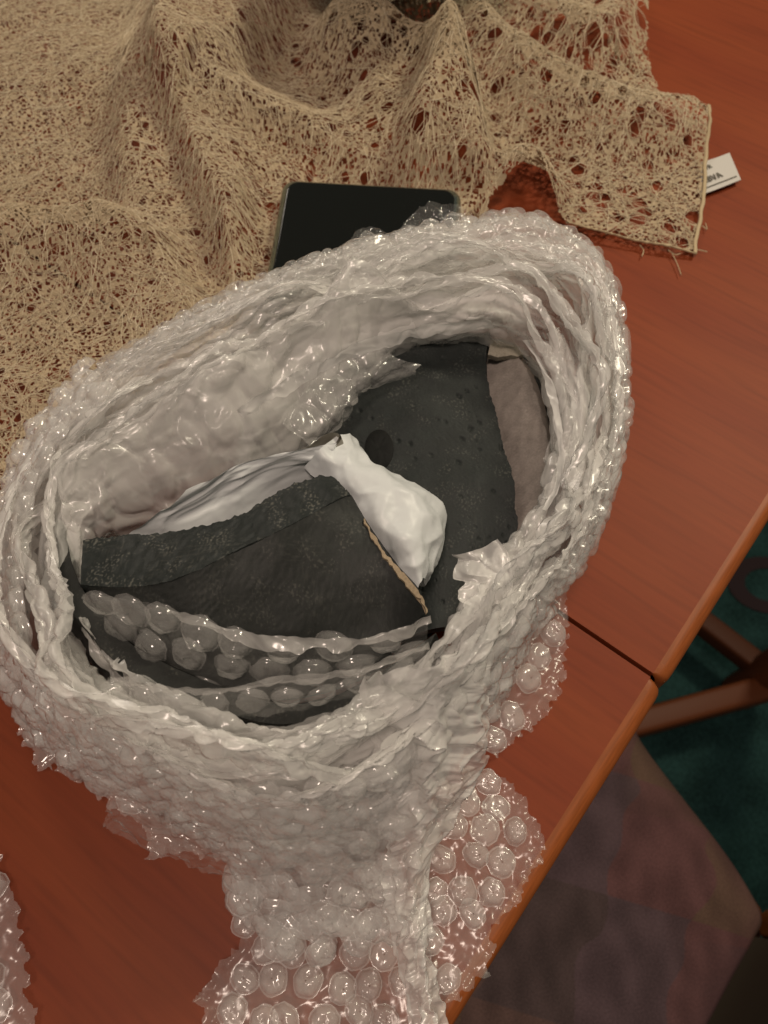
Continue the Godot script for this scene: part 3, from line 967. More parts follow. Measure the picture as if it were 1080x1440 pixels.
	var wall := loft([[Vector3(-0.1003, 0.8000, 0.0314), Vector3(-0.0941, 0.8040, 0.0472), Vector3(-0.0861, 0.8100, 0.0604), Vector3(-0.0789, 0.8100, 0.0685), Vector3(-0.0680, 0.8100, 0.0779), Vector3(-0.0455, 0.8100, 0.0880), Vector3(-0.0252, 0.8100, 0.0927), Vector3(-0.0073, 0.8100, 0.0867), Vector3(0.0113, 0.8100, 0.0734)], [Vector3(-0.1121, 0.7820, 0.0223), Vector3(-0.1075, 0.7820, 0.0398), Vector3(-0.0988, 0.7820, 0.0563), Vector3(-0.0881, 0.7820, 0.0675), Vector3(-0.0745, 0.7820, 0.0803), Vector3(-0.0505, 0.7820, 0.0925), Vector3(-0.0280, 0.7820, 0.0974), Vector3(-0.0081, 0.7820, 0.0905), Vector3(0.0168, 0.7820, 0.0740)], [Vector3(-0.1231, 0.7560, 0.0105), Vector3(-0.1170, 0.7560, 0.0286), Vector3(-0.1059, 0.7560, 0.0482), Vector3(-0.0917, 0.7560, 0.0618), Vector3(-0.0753, 0.7560, 0.0782), Vector3(-0.0534, 0.7560, 0.0926), Vector3(-0.0308, 0.7560, 0.0979), Vector3(-0.0089, 0.7560, 0.0893), Vector3(0.0185, 0.7560, 0.0713)]], false, 80, 30)
	part("body_wall", plate(wall, 80, 30, 0.006), clay(0.018, 0.019, 0.018, 0.5, 0.05, 0.05), g)
	part("added_base", sheet(G, 90, 10, true), clay(0.018, 0.019, 0.018, 0.5, 0.05, 0.05), g)


# ---------- white packing paper between the shards ----------
func build_paper() -> void:
	var t := thing("white_packing_paper", "crumpled white packing paper bulging between the dark shards", "packing paper", Vector3(-0.0107, 0.7500, -0.0061))
	var m := solid(0.70, 0.735, 0.745, 0.42, 0.5)
	m.backlight_enabled = true
	m.backlight = Color(0.35, 0.35, 0.34)
	# the bulge at the right
	var a: Array = even([Vector3(-0.0236, 0.8070, 0.0145), Vector3(-0.0166, 0.8060, 0.0211), Vector3(-0.0105, 0.8050, 0.0292), Vector3(-0.0031, 0.8040, 0.0404), Vector3(0.0033, 0.8040, 0.0483), Vector3(0.0097, 0.8030, 0.0542)], 40)
	var b: Array = even([Vector3(-0.0197, 0.8140, 0.0141), Vector3(-0.0100, 0.8125, 0.0200), Vector3(-0.0025, 0.8120, 0.0297), Vector3(0.0032, 0.8120, 0.0380), Vector3(0.0074, 0.8110, 0.0451), Vector3(0.0102, 0.8060, 0.0520)], 40)
	var c: Array = even([Vector3(-0.0141, 0.8130, 0.0074), Vector3(-0.0062, 0.8100, 0.0151), Vector3(0.0034, 0.8100, 0.0219), Vector3(0.0103, 0.8100, 0.0284), Vector3(0.0129, 0.8080, 0.0366), Vector3(0.0105, 0.8050, 0.0503)], 40)
	var d: Array = even([Vector3(-0.0114, 0.8080, 0.0041), Vector3(-0.0045, 0.8000, 0.0089), Vector3(0.0051, 0.7980, 0.0139), Vector3(0.0170, 0.7980, 0.0226), Vector3(0.0170, 0.7960, 0.0354), Vector3(0.0112, 0.7980, 0.0486)], 40)
	var e: Array = even([Vector3(-0.0118, 0.7900, -0.0055), Vector3(-0.0042, 0.7880, 0.0043), Vector3(0.0051, 0.7880, 0.0124), Vector3(0.0151, 0.7860, 0.0197), Vector3(0.0149, 0.7840, 0.0309), Vector3(0.0108, 0.7880, 0.0460)], 40)
	var P := loft([a, b, c, d, e], false, 110, 70)
	P = wrinkle(P, 110, 70, false, 0.0019, 0.0002, 0.0, 0.0095, 0.026, 0.008)
	part("paper_sheet", sheet(P, 110, 70, false), m, t)
	# flat part running left behind the front shard
	var l0: Array = even([Vector3(-0.0771, 0.7940, 0.0404), Vector3(-0.0561, 0.7940, 0.0368), Vector3(-0.0352, 0.7940, 0.0271), Vector3(-0.0184, 0.7940, 0.0171)], 24)
	var l1: Array = even([Vector3(-0.0750, 0.8040, 0.0363), Vector3(-0.0569, 0.8040, 0.0299), Vector3(-0.0386, 0.8040, 0.0214), Vector3(-0.0179, 0.8040, 0.0114)], 24)
	var l2: Array = even([Vector3(-0.0637, 0.8100, 0.0314), Vector3(-0.0481, 0.8100, 0.0224), Vector3(-0.0318, 0.8100, 0.0161), Vector3(-0.0166, 0.8100, 0.0136)], 24)
	var l3: Array = even([Vector3(-0.0568, 0.8140, 0.0271), Vector3(-0.0416, 0.8140, 0.0185), Vector3(-0.0273, 0.8140, 0.0133), Vector3(-0.0139, 0.8140, 0.0106)], 24)
	var Q := loft([l0, l1, l2, l3], false, 90, 60)
	Q = wrinkle(Q, 90, 60, false, 0.0011, 0.0002, 0.0, 0.0095, 0.02, 0.007, 0.5)
	part("paper_sheet", sheet(Q, 90, 60, false), m, t)
	# folded end with its dark gap
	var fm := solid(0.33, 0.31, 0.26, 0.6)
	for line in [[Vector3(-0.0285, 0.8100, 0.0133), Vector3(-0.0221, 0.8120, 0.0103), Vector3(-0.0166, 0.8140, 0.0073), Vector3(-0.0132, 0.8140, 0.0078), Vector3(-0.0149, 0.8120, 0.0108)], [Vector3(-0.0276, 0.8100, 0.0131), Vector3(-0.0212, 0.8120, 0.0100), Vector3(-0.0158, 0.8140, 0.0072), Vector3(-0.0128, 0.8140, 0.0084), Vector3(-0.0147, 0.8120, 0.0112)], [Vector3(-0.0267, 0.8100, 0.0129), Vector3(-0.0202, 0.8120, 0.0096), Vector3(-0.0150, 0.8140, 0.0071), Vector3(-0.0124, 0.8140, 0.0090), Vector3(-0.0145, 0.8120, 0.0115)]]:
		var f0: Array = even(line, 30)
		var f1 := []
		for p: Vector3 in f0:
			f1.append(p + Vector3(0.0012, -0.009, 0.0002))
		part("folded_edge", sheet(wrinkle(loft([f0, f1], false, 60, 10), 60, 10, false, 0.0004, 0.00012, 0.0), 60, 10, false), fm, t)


# ---------- bubble wrap ----------
func strip(called: String, rows: Array, nu: int, nv: int, mat: Material, parent: Node3D, big: float, small: float, bub: float, ragged0 := 0.0, ragged1 := 0.0, pitch := 0.0095) -> MeshInstance3D:
	var P := loft(rows, false, nu, nv, ragged0, ragged1, 0.012)
	P = wrinkle(P, nu, nv, false, big, small * 0.6, bub, pitch, 0.018, 0.008, 0.45)
	return part(called, sheet(P, nu, nv, false), mat, parent)


var domes := []

func dome_meshes() -> void:
	for k in 6:
		var P := PackedVector3Array()
		var n := 20
		var rows := 9
		var C := PackedColorArray()
		var off := Vector3(k * 13.7, 0, 5)
		var dent := Vector2.from_angle(k * 2.1) * 0.35
		for r in rows + 1:
			var q: float = [1.12, 1.0, 0.96, 0.9, 0.8, 0.65, 0.45, 0.22, 0.08, 0.0][r]
			for i in n + 1:
				var an := float(i % n) / n * TAU
				var c := Vector2(cos(an), sin(an)) * (q * (1.0 + 0.10 * noise.get_noise_3dv(Vector3(cos(an), sin(an), k * 3.0) * 1.3)))
				var h := pow(maxf(0.0, 1.0 - pow(minf(q, 1.0), 3.6)), 0.55) + 0.05
				var w := ridge.get_noise_3dv(Vector3(c.x, c.y, 0) * 0.9 + off)
				h *= 1.0 + 0.20 * w - 0.36 * exp(-(c - dent).length_squared() / 0.09) * (0.2 + 0.16 * k)
				P.append(Vector3(c.x, h, c.y))
				C.append(Color(1, 1, 1, [0.25, 0.8, 0.85, 0.65, 0.45, 0.36, 0.34, 0.34, 0.34, 0.34][r]))
		domes.append(sheet(P, n, rows, true, PackedByteArray(), Vector2(1, 1), C))


# a loose piece of bubble wrap lying about its outline, its bubbles each a piece of its own
func flap(parent: Node3D, called: String, outline: Array, film_m: Material, dome_m: Material, lift: Callable, pitch: float, most: int, skip := 0.1) -> MeshInstance3D:
	var poly := flat2(outline)
	var lo := poly[0]
	var hi := poly[0]
	for p in poly:
		lo = lo.min(p)
		hi = hi.max(p)
	lo -= Vector2(0.004, 0.004)
	hi += Vector2(0.004, 0.004)
	var step := 0.0008
	var nu := ceili((hi.x - lo.x) / step)
	var nv := ceili((hi.y - lo.y) / step)
	var P := PackedVector3Array()
	var keep := PackedByteArray()
	var ht := func(x: float, z: float, d: float) -> float:
		var p := Vector3(x, 0, z)
		var near_edge := exp(-maxf(d, 0.0) / 0.004)
		return TOP + 0.0016 + lift.call(x, z, d) + 0.00035 * (crumple(p, 0.024) + 0.3)  + near_edge * 0.0024 * (0.6 + crumple(p + Vector3(1, 1, 1), 0.010))
	for r in nv + 1:
		for i in nu + 1:
			var x := lo.x + i * step
			var z := lo.y + r * step
			var j := Vector2(noise.get_noise_2d(x * 210, z * 210), noise.get_noise_2d(z * 210 + 7, x * 210)) * 0.0014
			j += Vector2(noise.get_noise_2d(x * 700, z * 700), noise.get_noise_2d(z * 700 + 7, x * 700)) * 0.0003
			var d := edge_distance(poly, Vector2(x, z) + j)
			keep.append(1 if d > -step * 1.3 else 0)
			if d <= 0 and d > -step * 1.3:   # draw the rim's last points in to the outline
				var best := 9.0
				var q := Vector2(x, z) + j
				var to := q
				for k in poly.size():
					var c := Geometry2D.get_closest_point_to_segment(q, poly[k], poly[(k + 1) % poly.size()])
					if c.distance_to(q) < best:
						best = c.distance_to(q)
						to = c
				x = to.x - j.x
				z = to.y - j.y
			P.append(Vector3(x, maxf(ht.call(x, z, d), TOP + 0.0006), z))
	var o := part(called, sheet(P, nu, nv, false, keep), film_m, parent)
	var count := 0
	var rr := 0
	var zz := lo.y
	while zz < hi.y:
		var xx := lo.x + pitch * 0.5 * (rr % 2)
		while xx < hi.x:
			var q := Vector2(xx, zz) + Vector2(noise.get_noise_2d(xx * 80, zz * 80), noise.get_noise_2d(zz * 80, xx * 80)) * 0.0016
			if edge_distance(poly, q) > pitch * 0.36 and rng.randf() > skip and count < most:
				var b := part("bubble", domes[rng.randi() % domes.size()], dome_m, o)
				var ii := clampi(roundi((q.x - lo.x) / step), 1, nu - 1)
				var ri := clampi(roundi((q.y - lo.y) / step), 1, nv - 1)
				var k := 2
				var yx := (P[ri * (nu + 1) + mini(ii + k, nu)].y - P[ri * (nu + 1) + maxi(ii - k, 0)].y) / (2 * k * step)
				var yz := (P[mini(ri + k, nv) * (nu + 1) + ii].y - P[maxi(ri - k, 0) * (nu + 1) + ii].y) / (2 * k * step)
				var n := Vector3(-yx * 0.6, 1, -yz * 0.6).normalized()
				var x := n.cross(Vector3.FORWARD).normalized().rotated(n, rng.randf() * TAU)
				var rad := pitch * rng.randf_range(0.41, 0.46)
				b.basis = Basis(x * rad * rng.randf_range(0.84, 1.04), n * pitch * rng.randf_range(0.14, 0.38), x.cross(n) * rad)
				b.position += Vector3(q.x, P[ri * (nu + 1) + ii].y - 0.0002, q.y)
				count += 1
			xx += pitch
		zz += pitch * 0.866
		rr += 1
	return o


# share of the film left where the turns lie thin, at the near left
func thinning(P: PackedVector3Array, most: float) -> PackedColorArray:
	var C := PackedColorArray()
	for p in P:
		var thin := maxf(smoothstep(-0.03, 0.05, p.z - 0.35 * p.x), 0.9 * smoothstep(0.035, 0.085, p.x - 0.3 * p.z))
		thin = clampf(thin + 0.5 * noise.get_noise_3dv(p / 0.05), 0.0, 1.0) * most * (0.6 + 0.4 * smoothstep(-0.115, -0.085, p.x))
		C.append(Color(1, 1, 1, 1.0 - thin))
	return C


func film_v(a: float, rough: float) -> StandardMaterial3D:
	var m := film(a, rough)
	m.vertex_color_use_as_albedo = true
	return m


# separate bubbles on a lofted sheet
func domes_on(o: MeshInstance3D, P: PackedVector3Array, nu: int, nv: int, pitch: float, mat: Material, most: int, high := 0.32) -> void:
	var N := normals(P, nu, nv, false)
	var L := span(P, nu, nv)
	var rows := int(L.y / (pitch * 0.866))
	var cols := int(L.x / pitch)
	var count := 0
	for r in rows:
		for c in cols:
			var u := (c + 0.5 + 0.5 * (r % 2)) / (cols + 0.5) + rng.randf_range(-0.1, 0.1) / cols
			var v := (r + 0.5) / rows
			var id := clampi(roundi(v * nv), 0, nv) * (nu + 1) + clampi(roundi(u * nu), 0, nu)
			if count >= most or u > 0.985:
				continue
			count += 1
			var n := N[id]
			var x := n.cross(Vector3(0.1, 0.2, 1)).normalized().rotated(n, rng.randf() * TAU)
			var rad := pitch * rng.randf_range(0.41, 0.47)
			var b := part("bubble", domes[rng.randi() % domes.size()], mat, o)
			b.basis = Basis(x * rad * rng.randf_range(0.86, 1.04), n * pitch * rng.randf_range(0.45, 1.05) * high, x.cross(n) * rad)
			b.position += P[id]


func build_bundle() -> void:
	dome_meshes()
	var t := thing("bubble_wrap_bundle", "thick ring of crumpled clear bubble wrap opened around the dark shards", "bubble wrap", Vector3(-0.0261, 0.7500, 0.0118))
	var inner := film(0.5, 0.24)
	# closed lines round the bundle: deep inside, opening edge, crest, outer side, foot
	var edge: Array = [Vector3(-0.0872, 0.8020, 0.0440), Vector3(-0.0859, 0.8020, 0.0329), Vector3(-0.0634, 0.8020, 0.0240), Vector3(-0.0413, 0.8040, 0.0144), Vector3(-0.0247, 0.8020, 0.0002), Vector3(-0.0116, 0.8040, -0.0212), Vector3(0.0047, 0.8060, -0.0362), Vector3(0.0352, 0.8100, -0.0394), Vector3(0.0498, 0.8120, -0.0276), Vector3(0.0529, 0.8120, 0.0006), Vector3(0.0485, 0.8100, 0.0224), Vector3(0.0390, 0.8100, 0.0370), Vector3(0.0237, 0.8120, 0.0550), Vector3(0.0147, 0.8160, 0.0735), Vector3(-0.0069, 0.8200, 0.0893), Vector3(-0.0249, 0.8200, 0.0947), Vector3(-0.0433, 0.8200, 0.0902), Vector3(-0.0667, 0.8140, 0.0785), Vector3(-0.0813, 0.8080, 0.0617)]
	var crest: Array = [Vector3(-0.0921, 0.8180, 0.0471), Vector3(-0.0887, 0.8220, 0.0236), Vector3(-0.0716, 0.8260, 0.0033), Vector3(-0.0501, 0.8300, -0.0137), Vector3(-0.0297, 0.8320, -0.0255), Vector3(-0.0064, 0.8320, -0.0326), Vector3(0.0173, 0.8320, -0.0357), Vector3(0.0432, 0.8320, -0.0346), Vector3(0.0577, 0.8320, -0.0206), Vector3(0.0591, 0.8320, 0.0077), Vector3(0.0541, 0.8300, 0.0318), Vector3(0.0427, 0.8300, 0.0508), Vector3(0.0280, 0.8300, 0.0673), Vector3(0.0166, 0.8320, 0.0841), Vector3(-0.0032, 0.8340, 0.1010), Vector3(-0.0231, 0.8340, 0.1061), Vector3(-0.0467, 0.8300, 0.1012), Vector3(-0.0717, 0.8240, 0.0887), Vector3(-0.0845, 0.8200, 0.0701)]
	var outer: Array = [Vector3(-0.1213, 0.7840, 0.0284), Vector3(-0.1141, 0.7960, 0.0011), Vector3(-0.0920, 0.8080, -0.0210), Vector3(-0.0636, 0.8160, -0.0356), Vector3(-0.0362, 0.8180, -0.0511), Vector3(-0.0096, 0.8180, -0.0639), Vector3(0.0221, 0.8160, -0.0754), Vector3(0.0513, 0.8140, -0.0835), Vector3(0.0758, 0.8080, -0.0682), Vector3(0.0796, 0.8020, -0.0257), Vector3(0.0731, 0.7980, 0.0090), Vector3(0.0603, 0.7960, 0.0378), Vector3(0.0486, 0.7940, 0.0523), Vector3(0.0260, 0.7940, 0.0825), Vector3(0.0000, 0.7920, 0.1093), Vector3(-0.0304, 0.7920, 0.1159), Vector3(-0.0644, 0.7900, 0.1013), Vector3(-0.0943, 0.7840, 0.0870), Vector3(-0.1159, 0.7800, 0.0602)]
	var foot: Array = [Vector3(-0.1282, 0.7530, 0.0161), Vector3(-0.1256, 0.7530, -0.0168), Vector3(-0.1064, 0.7530, -0.0498), Vector3(-0.0752, 0.7530, -0.0769), Vector3(-0.0425, 0.7530, -0.0982), Vector3(-0.0108, 0.7530, -0.1124), Vector3(0.0284, 0.7530, -0.1251), Vector3(0.0620, 0.7530, -0.1316), Vector3(0.0845, 0.7530, -0.1063), Vector3(0.0893, 0.7530, -0.0604), Vector3(0.0810, 0.7530, -0.0168), Vector3(0.0654, 0.7530, 0.0161), Vector3(0.0506, 0.7530, 0.0393), Vector3(0.0306, 0.7530, 0.0751), Vector3(0.0000, 0.7530, 0.1150), Vector3(-0.0375, 0.7530, 0.1180), Vector3(-0.0749, 0.7530, 0.1033), Vector3(-0.1054, 0.7530, 0.0876), Vector3(-0.1237, 0.7530, 0.0609)]
	var deep := []
	for i in edge.size():
		deep.append(edge[i].lerp(Vector3(-0.0186, 0.8050, 0.0386), -0.05) + Vector3(0, -0.02, 0))
	# a milky heart that fills the ring
	var heart := []
	for c in [deep, edge, crest, outer, foot]:
		var line := []
		for i in edge.size():
			var m: Vector3 = (edge[i] + outer[i]) * 0.5
			m.y = TOP + 0.03
			line.append(c[i].lerp(m, 0.3) - Vector3(0, 0.004, 0))
		heart.append(line)
	var H := wrinkle(loft(heart, true, 420, 120), 420, 120, true, 0.0034, 0.0006, 0.0, 0.0095, 0.018, 0.0055, 0.2)
	part("wrap_layer", sheet(H, 420, 120, true, PackedByteArray(), Vector2(1, 1), thinning(H, 0.96)), film_v(0.62, 0.4), t)
	# turns of film standing one inside the other, their upper edges showing
	var turns := 6
	for k in turns:
		var f := float(k) / (turns - 1)
		var lines := [[], [], [], []]
		for i in edge.size():
			var ph := i / float(edge.size()) * TAU
			var w1 := noise.get_noise_2d(cos(ph) * 1.5 + k * 9.0, sin(ph) * 1.5)
			var w2 := noise.get_noise_2d(cos(ph) * 2.5 + k * 9.0, sin(ph) * 2.5 + 40.0)
			var inn: Vector3 = edge[i].lerp(crest[i], 0.35)
			var out: Vector3 = crest[i].lerp(outer[i], 0.55)
			var ff := clampf(f + 0.34 * w1, 0.0, 1.0)
			var far: float = [0.2, 0.5, 0.6, 0.6, 0.6, 0.6, 0.5, 0.3, 0.1, 0, 0, 0, 0, 0, 0, 0, 0, 0, 0.1][i]
			ff = lerpf(ff, 0.6 + 0.4 * ff, far)
			var top: Vector3 = inn.lerp(out, ff)
			top.y = maxf(inn.y, out.y) + 0.003 + 0.012 * w2 * (1.0 - 0.5 * far) - 0.030 * absf(ff - 0.55) ** 1.5
			var low: Vector3 = edge[i].lerp(outer[i], 0.04 + 0.9 * f)
			low.y = lerpf(edge[i].y - 0.004, outer[i].y, f)
			var bot: Vector3 = deep[i].lerp(foot[i], 0.05 + 0.85 * f)
			var over: Vector3 = top + (top - low).normalized() * 0.004 + (out - inn).normalized() * 0.003 * signf(f - 0.45)
			lines[0].append(bot)
			lines[1].append(low)
			lines[2].append(top)
			lines[3].append(over)
		var Q := loft(lines, true, 520, 84, 0.0, 0.05, 0.016)
		Q = wrinkle(Q, 520, 84, true, 0.0028, 0.0005, 0.0016, 0.0102, 0.022, 0.0060, 0.3)
		part("wrap_layer", sheet(Q, 520, 84, true, PackedByteArray(), Vector2(1, 1), thinning(Q, 0.9)), film_v(0.28, 0.25), t)
	# the outermost turn, its bubbles outwards
	var skirt := [[], [], []]
	for i in edge.size():
		skirt[0].append(crest[i].lerp(outer[i], 0.35) + Vector3(0, 0.001, 0))
		skirt[1].append(outer[i])
		skirt[2].append(foot[i])
	var far_side := [[], [], []]
	var near_side := [[], [], []]
	for k in 3:
		for i in [2, 3, 4, 5, 6, 7, 8, 9, 10, 11, 12]:
			far_side[k].append(skirt[k][i])
		for i in [12, 13, 14, 15, 16, 17, 18, 0, 1, 2]:
			near_side[k].append(skirt[k][i])
	var O := loft(far_side, false, 400, 100, 0.06, 0.08, 0.016)
	O = wrinkle(O, 400, 100, false, 0.0012, 0.0, 0.0030, 0.0104, 0.024, 0.006, 0.5)
	part("outer_layer", sheet(O, 400, 100, false), film(0.11, 0.2), t)
	var ON := loft(near_side, false, 300, 80, 0.06, 0.08, 0.016)
	ON = wrinkle(ON, 300, 80, false, 0.0022, 0.0002, 0.0, 0.0104, 0.022, 0.008, 0.6)
	domes_on(part("outer_layer", sheet(ON, 300, 80, false), film(0.08, 0.16), t), ON, 300, 80, 0.0104, film_v(0.24, 0.14), 290, 0.40)
	# film edges stepping down inside the near wall
	var bubble_m := film_v(0.12, 0.12)
	var F := loft([[Vector3(-0.0766, 0.8200, 0.0600), Vector3(-0.0703, 0.8200, 0.0619), Vector3(-0.0627, 0.8200, 0.0631), Vector3(-0.0556, 0.8200, 0.0653), Vector3(-0.0464, 0.8200, 0.0690), Vector3(-0.0361, 0.8200, 0.0724), Vector3(-0.0252, 0.8200, 0.0739), Vector3(-0.0126, 0.8200, 0.0739), Vector3(0.0000, 0.8200, 0.0724), Vector3(0.0109, 0.8200, 0.0682)], [Vector3(-0.0785, 0.8100, 0.0629), Vector3(-0.0706, 0.8100, 0.0669), Vector3(-0.0615, 0.8100, 0.0709), Vector3(-0.0526, 0.8100, 0.0740), Vector3(-0.0429, 0.8100, 0.0767), Vector3(-0.0335, 0.8100, 0.0783), Vector3(-0.0223, 0.8100, 0.0783), Vector3(-0.0112, 0.8100, 0.0767), Vector3(0.0000, 0.8100, 0.0744), Vector3(0.0114, 0.8100, 0.0699)], [Vector3(-0.0809, 0.7960, 0.0657), Vector3(-0.0727, 0.7960, 0.0730), Vector3(-0.0642, 0.7960, 0.0770), Vector3(-0.0550, 0.7960, 0.0800), Vector3(-0.0449, 0.7960, 0.0830), Vector3(-0.0350, 0.7960, 0.0840), Vector3(-0.0234, 0.7960, 0.0836), Vector3(-0.0118, 0.7960, 0.0810), Vector3(0.0000, 0.7960, 0.0760), Vector3(0.0121, 0.7960, 0.0688)]], false, 200, 50, 0.05, 0.0, 0.01)
	F = wrinkle(F, 200, 50, false, 0.0010, 0.00015, 0.0, 0.0095, 0.02, 0.006)
	domes_on(part("film_layer", sheet(F, 200, 50, false), film(0.05, 0.12), t), F, 200, 50, 0.0108, bubble_m, 60)
	strip("film_edge", [[Vector3(-0.0558, 0.8220, 0.0647), Vector3(-0.0461, 0.8220, 0.0682), Vector3(-0.0359, 0.8220, 0.0718), Vector3(-0.0250, 0.8220, 0.0735), Vector3(-0.0125, 0.8220, 0.0737), Vector3(0.0000, 0.8220, 0.0720), Vector3(0.0118, 0.8220, 0.0678)], [Vector3(-0.0555, 0.8190, 0.0667), Vector3(-0.0464, 0.8190, 0.0709), Vector3(-0.0361, 0.8190, 0.0749), Vector3(-0.0252, 0.8190, 0.0768), Vector3(-0.0126, 0.8190, 0.0766), Vector3(0.0000, 0.8190, 0.0747), Vector3(0.0124, 0.8190, 0.0702)]], 220, 16, film(0.28, 0.22), t, 0.0016, 0.0009, 0.0, 0.3, 0.4)
	var G := loft([[Vector3(-0.0682, 0.8210, 0.0843), Vector3(-0.0594, 0.8210, 0.0852), Vector3(-0.0488, 0.8210, 0.0861), Vector3(-0.0366, 0.8210, 0.0863), Vector3(-0.0245, 0.8210, 0.0845), Vector3(-0.0123, 0.8210, 0.0825), Vector3(0.0000, 0.8210, 0.0798), Vector3(0.0107, 0.8210, 0.0752)], [Vector3(-0.0712, 0.8100, 0.0867), Vector3(-0.0618, 0.8100, 0.0885), Vector3(-0.0507, 0.8100, 0.0903), Vector3(-0.0380, 0.8100, 0.0905), Vector3(-0.0254, 0.8100, 0.0894), Vector3(-0.0128, 0.8100, 0.0867), Vector3(0.0000, 0.8100, 0.0830), Vector3(0.0131, 0.8100, 0.0763)]], false, 200, 40, 0.06, 0.0, 0.01)
	G = wrinkle(G, 200, 40, false, 0.0012, 0.0003, 0.0, 0.0095, 0.02, 0.006)
	domes_on(part("film_layer", sheet(G, 200, 40, false), film(0.06, 0.12), t), G, 200, 40, 0.0088, bubble_m, 50)
	strip("film_edge", [[Vector3(-0.0668, 0.8230, 0.0840), Vector3(-0.0588, 0.8230, 0.0853), Vector3(-0.0484, 0.8230, 0.0860), Vector3(-0.0363, 0.8230, 0.0861), Vector3(-0.0243, 0.8230, 0.0844), Vector3(-0.0122, 0.8230, 0.0824), Vector3(0.0000, 0.8230, 0.0797), Vector3(0.0110, 0.8230, 0.0750)], [Vector3(-0.0675, 0.8200, 0.0853), Vector3(-0.0594, 0.8200, 0.0867), Vector3(-0.0488, 0.8200, 0.0878), Vector3(-0.0366, 0.8200, 0.0881), Vector3(-0.0245, 0.8200, 0.0865), Vector3(-0.0123, 0.8200, 0.0844), Vector3(0.0000, 0.8200, 0.0813), Vector3(0.0115, 0.8200, 0.0762)]], 220, 12, film(0.22, 0.22), t, 0.0016, 0.0009, 0.0, 0.3, 0.4)
	strip("film_edge", [[Vector3(-0.0544, 0.8280, 0.0956), Vector3(-0.0443, 0.8280, 0.0969), Vector3(-0.0344, 0.8280, 0.0976), Vector3(-0.0230, 0.8280, 0.0966), Vector3(-0.0116, 0.8280, 0.0940), Vector3(0.0000, 0.8280, 0.0898), Vector3(0.0102, 0.8280, 0.0846)], [Vector3(-0.0549, 0.8250, 0.0972), Vector3(-0.0448, 0.8250, 0.0988), Vector3(-0.0347, 0.8250, 0.0998), Vector3(-0.0232, 0.8250, 0.0988), Vector3(-0.0117, 0.8250, 0.0960), Vector3(0.0000, 0.8250, 0.0915), Vector3(0.0113, 0.8250, 0.0858)]], 220, 12, film(0.22, 0.22), t, 0.0018, 0.0009, 0.0, 0.3, 0.4)
	# seams of the wrap along the far inner wall
	strip("film_edge", [[Vector3(-0.0431, 0.8240, 0.0056), Vector3(-0.0253, 0.8240, -0.0085), Vector3(-0.0043, 0.8240, -0.0206), Vector3(0.0131, 0.8240, -0.0260), Vector3(0.0329, 0.8240, -0.0282)], [Vector3(-0.0410, 0.8180, 0.0052), Vector3(-0.0237, 0.8180, -0.0078), Vector3(-0.0022, 0.8180, -0.0209), Vector3(0.0145, 0.8180, -0.0266), Vector3(0.0348, 0.8180, -0.0295)]], 200, 16, inner, t, 0.0015, 0.0008, 0.0, 0.2, 0.4)
	# grey translucent flap hanging over the pitted shard's left end
	strip("hanging_film", [[Vector3(-0.0316, 0.8100, 0.0023), Vector3(-0.0266, 0.8100, -0.0083), Vector3(-0.0192, 0.8100, -0.0180), Vector3(-0.0103, 0.8100, -0.0252), Vector3(0.0012, 0.8100, -0.0287)], [Vector3(-0.0252, 0.8070, 0.0050), Vector3(-0.0188, 0.8070, -0.0018), Vector3(-0.0124, 0.8070, -0.0091), Vector3(-0.0068, 0.8070, -0.0161), Vector3(0.0046, 0.8070, -0.0261)], [Vector3(-0.0229, 0.8040, 0.0067), Vector3(-0.0162, 0.8020, -0.0015), Vector3(-0.0111, 0.8000, -0.0105), Vector3(-0.0080, 0.8000, -0.0191), Vector3(0.0142, 0.8020, -0.0281)]], 120, 60, film(0.2, 0.2, 0.7), t, 0.0018, 0.0006, 0.0014, 0.0, 0.15)
	# rolled edge and clear bubbles at the right inner side
	strip("film_edge", [[Vector3(0.0439, 0.8160, -0.0266), Vector3(0.0471, 0.8160, -0.0203), Vector3(0.0495, 0.8160, -0.0080), Vector3(0.0507, 0.8160, 0.0064), Vector3(0.0501, 0.8160, 0.0163), Vector3(0.0479, 0.8160, 0.0259), Vector3(0.0440, 0.8160, 0.0340)], [Vector3(0.0456, 0.8180, -0.0249), Vector3(0.0492, 0.8180, -0.0173), Vector3(0.0517, 0.8180, -0.0057), Vector3(0.0527, 0.8180, 0.0077), Vector3(0.0522, 0.8180, 0.0181), Vector3(0.0498, 0.8180, 0.0282), Vector3(0.0457, 0.8180, 0.0366)]], 160, 14, inner, t, 0.0012, 0.0006, 0.0, 0.25, 0.25)
	var RI := loft([[Vector3(0.0450, 0.8180, -0.0249), Vector3(0.0492, 0.8180, -0.0173), Vector3(0.0520, 0.8180, -0.0057), Vector3(0.0529, 0.8180, 0.0077), Vector3(0.0524, 0.8180, 0.0181), Vector3(0.0498, 0.8180, 0.0282)], [Vector3(0.0517, 0.8200, -0.0226), Vector3(0.0561, 0.8200, -0.0116), Vector3(0.0581, 0.8200, -0.0011), Vector3(0.0584, 0.8200, 0.0103), Vector3(0.0573, 0.8200, 0.0200), Vector3(0.0539, 0.8200, 0.0305)]], false, 120, 30)
	domes_on(part("film_layer", sheet(RI, 120, 30, false), film(0.10, 0.15), t), RI, 120, 30, 0.0105, bubble_m, 12)
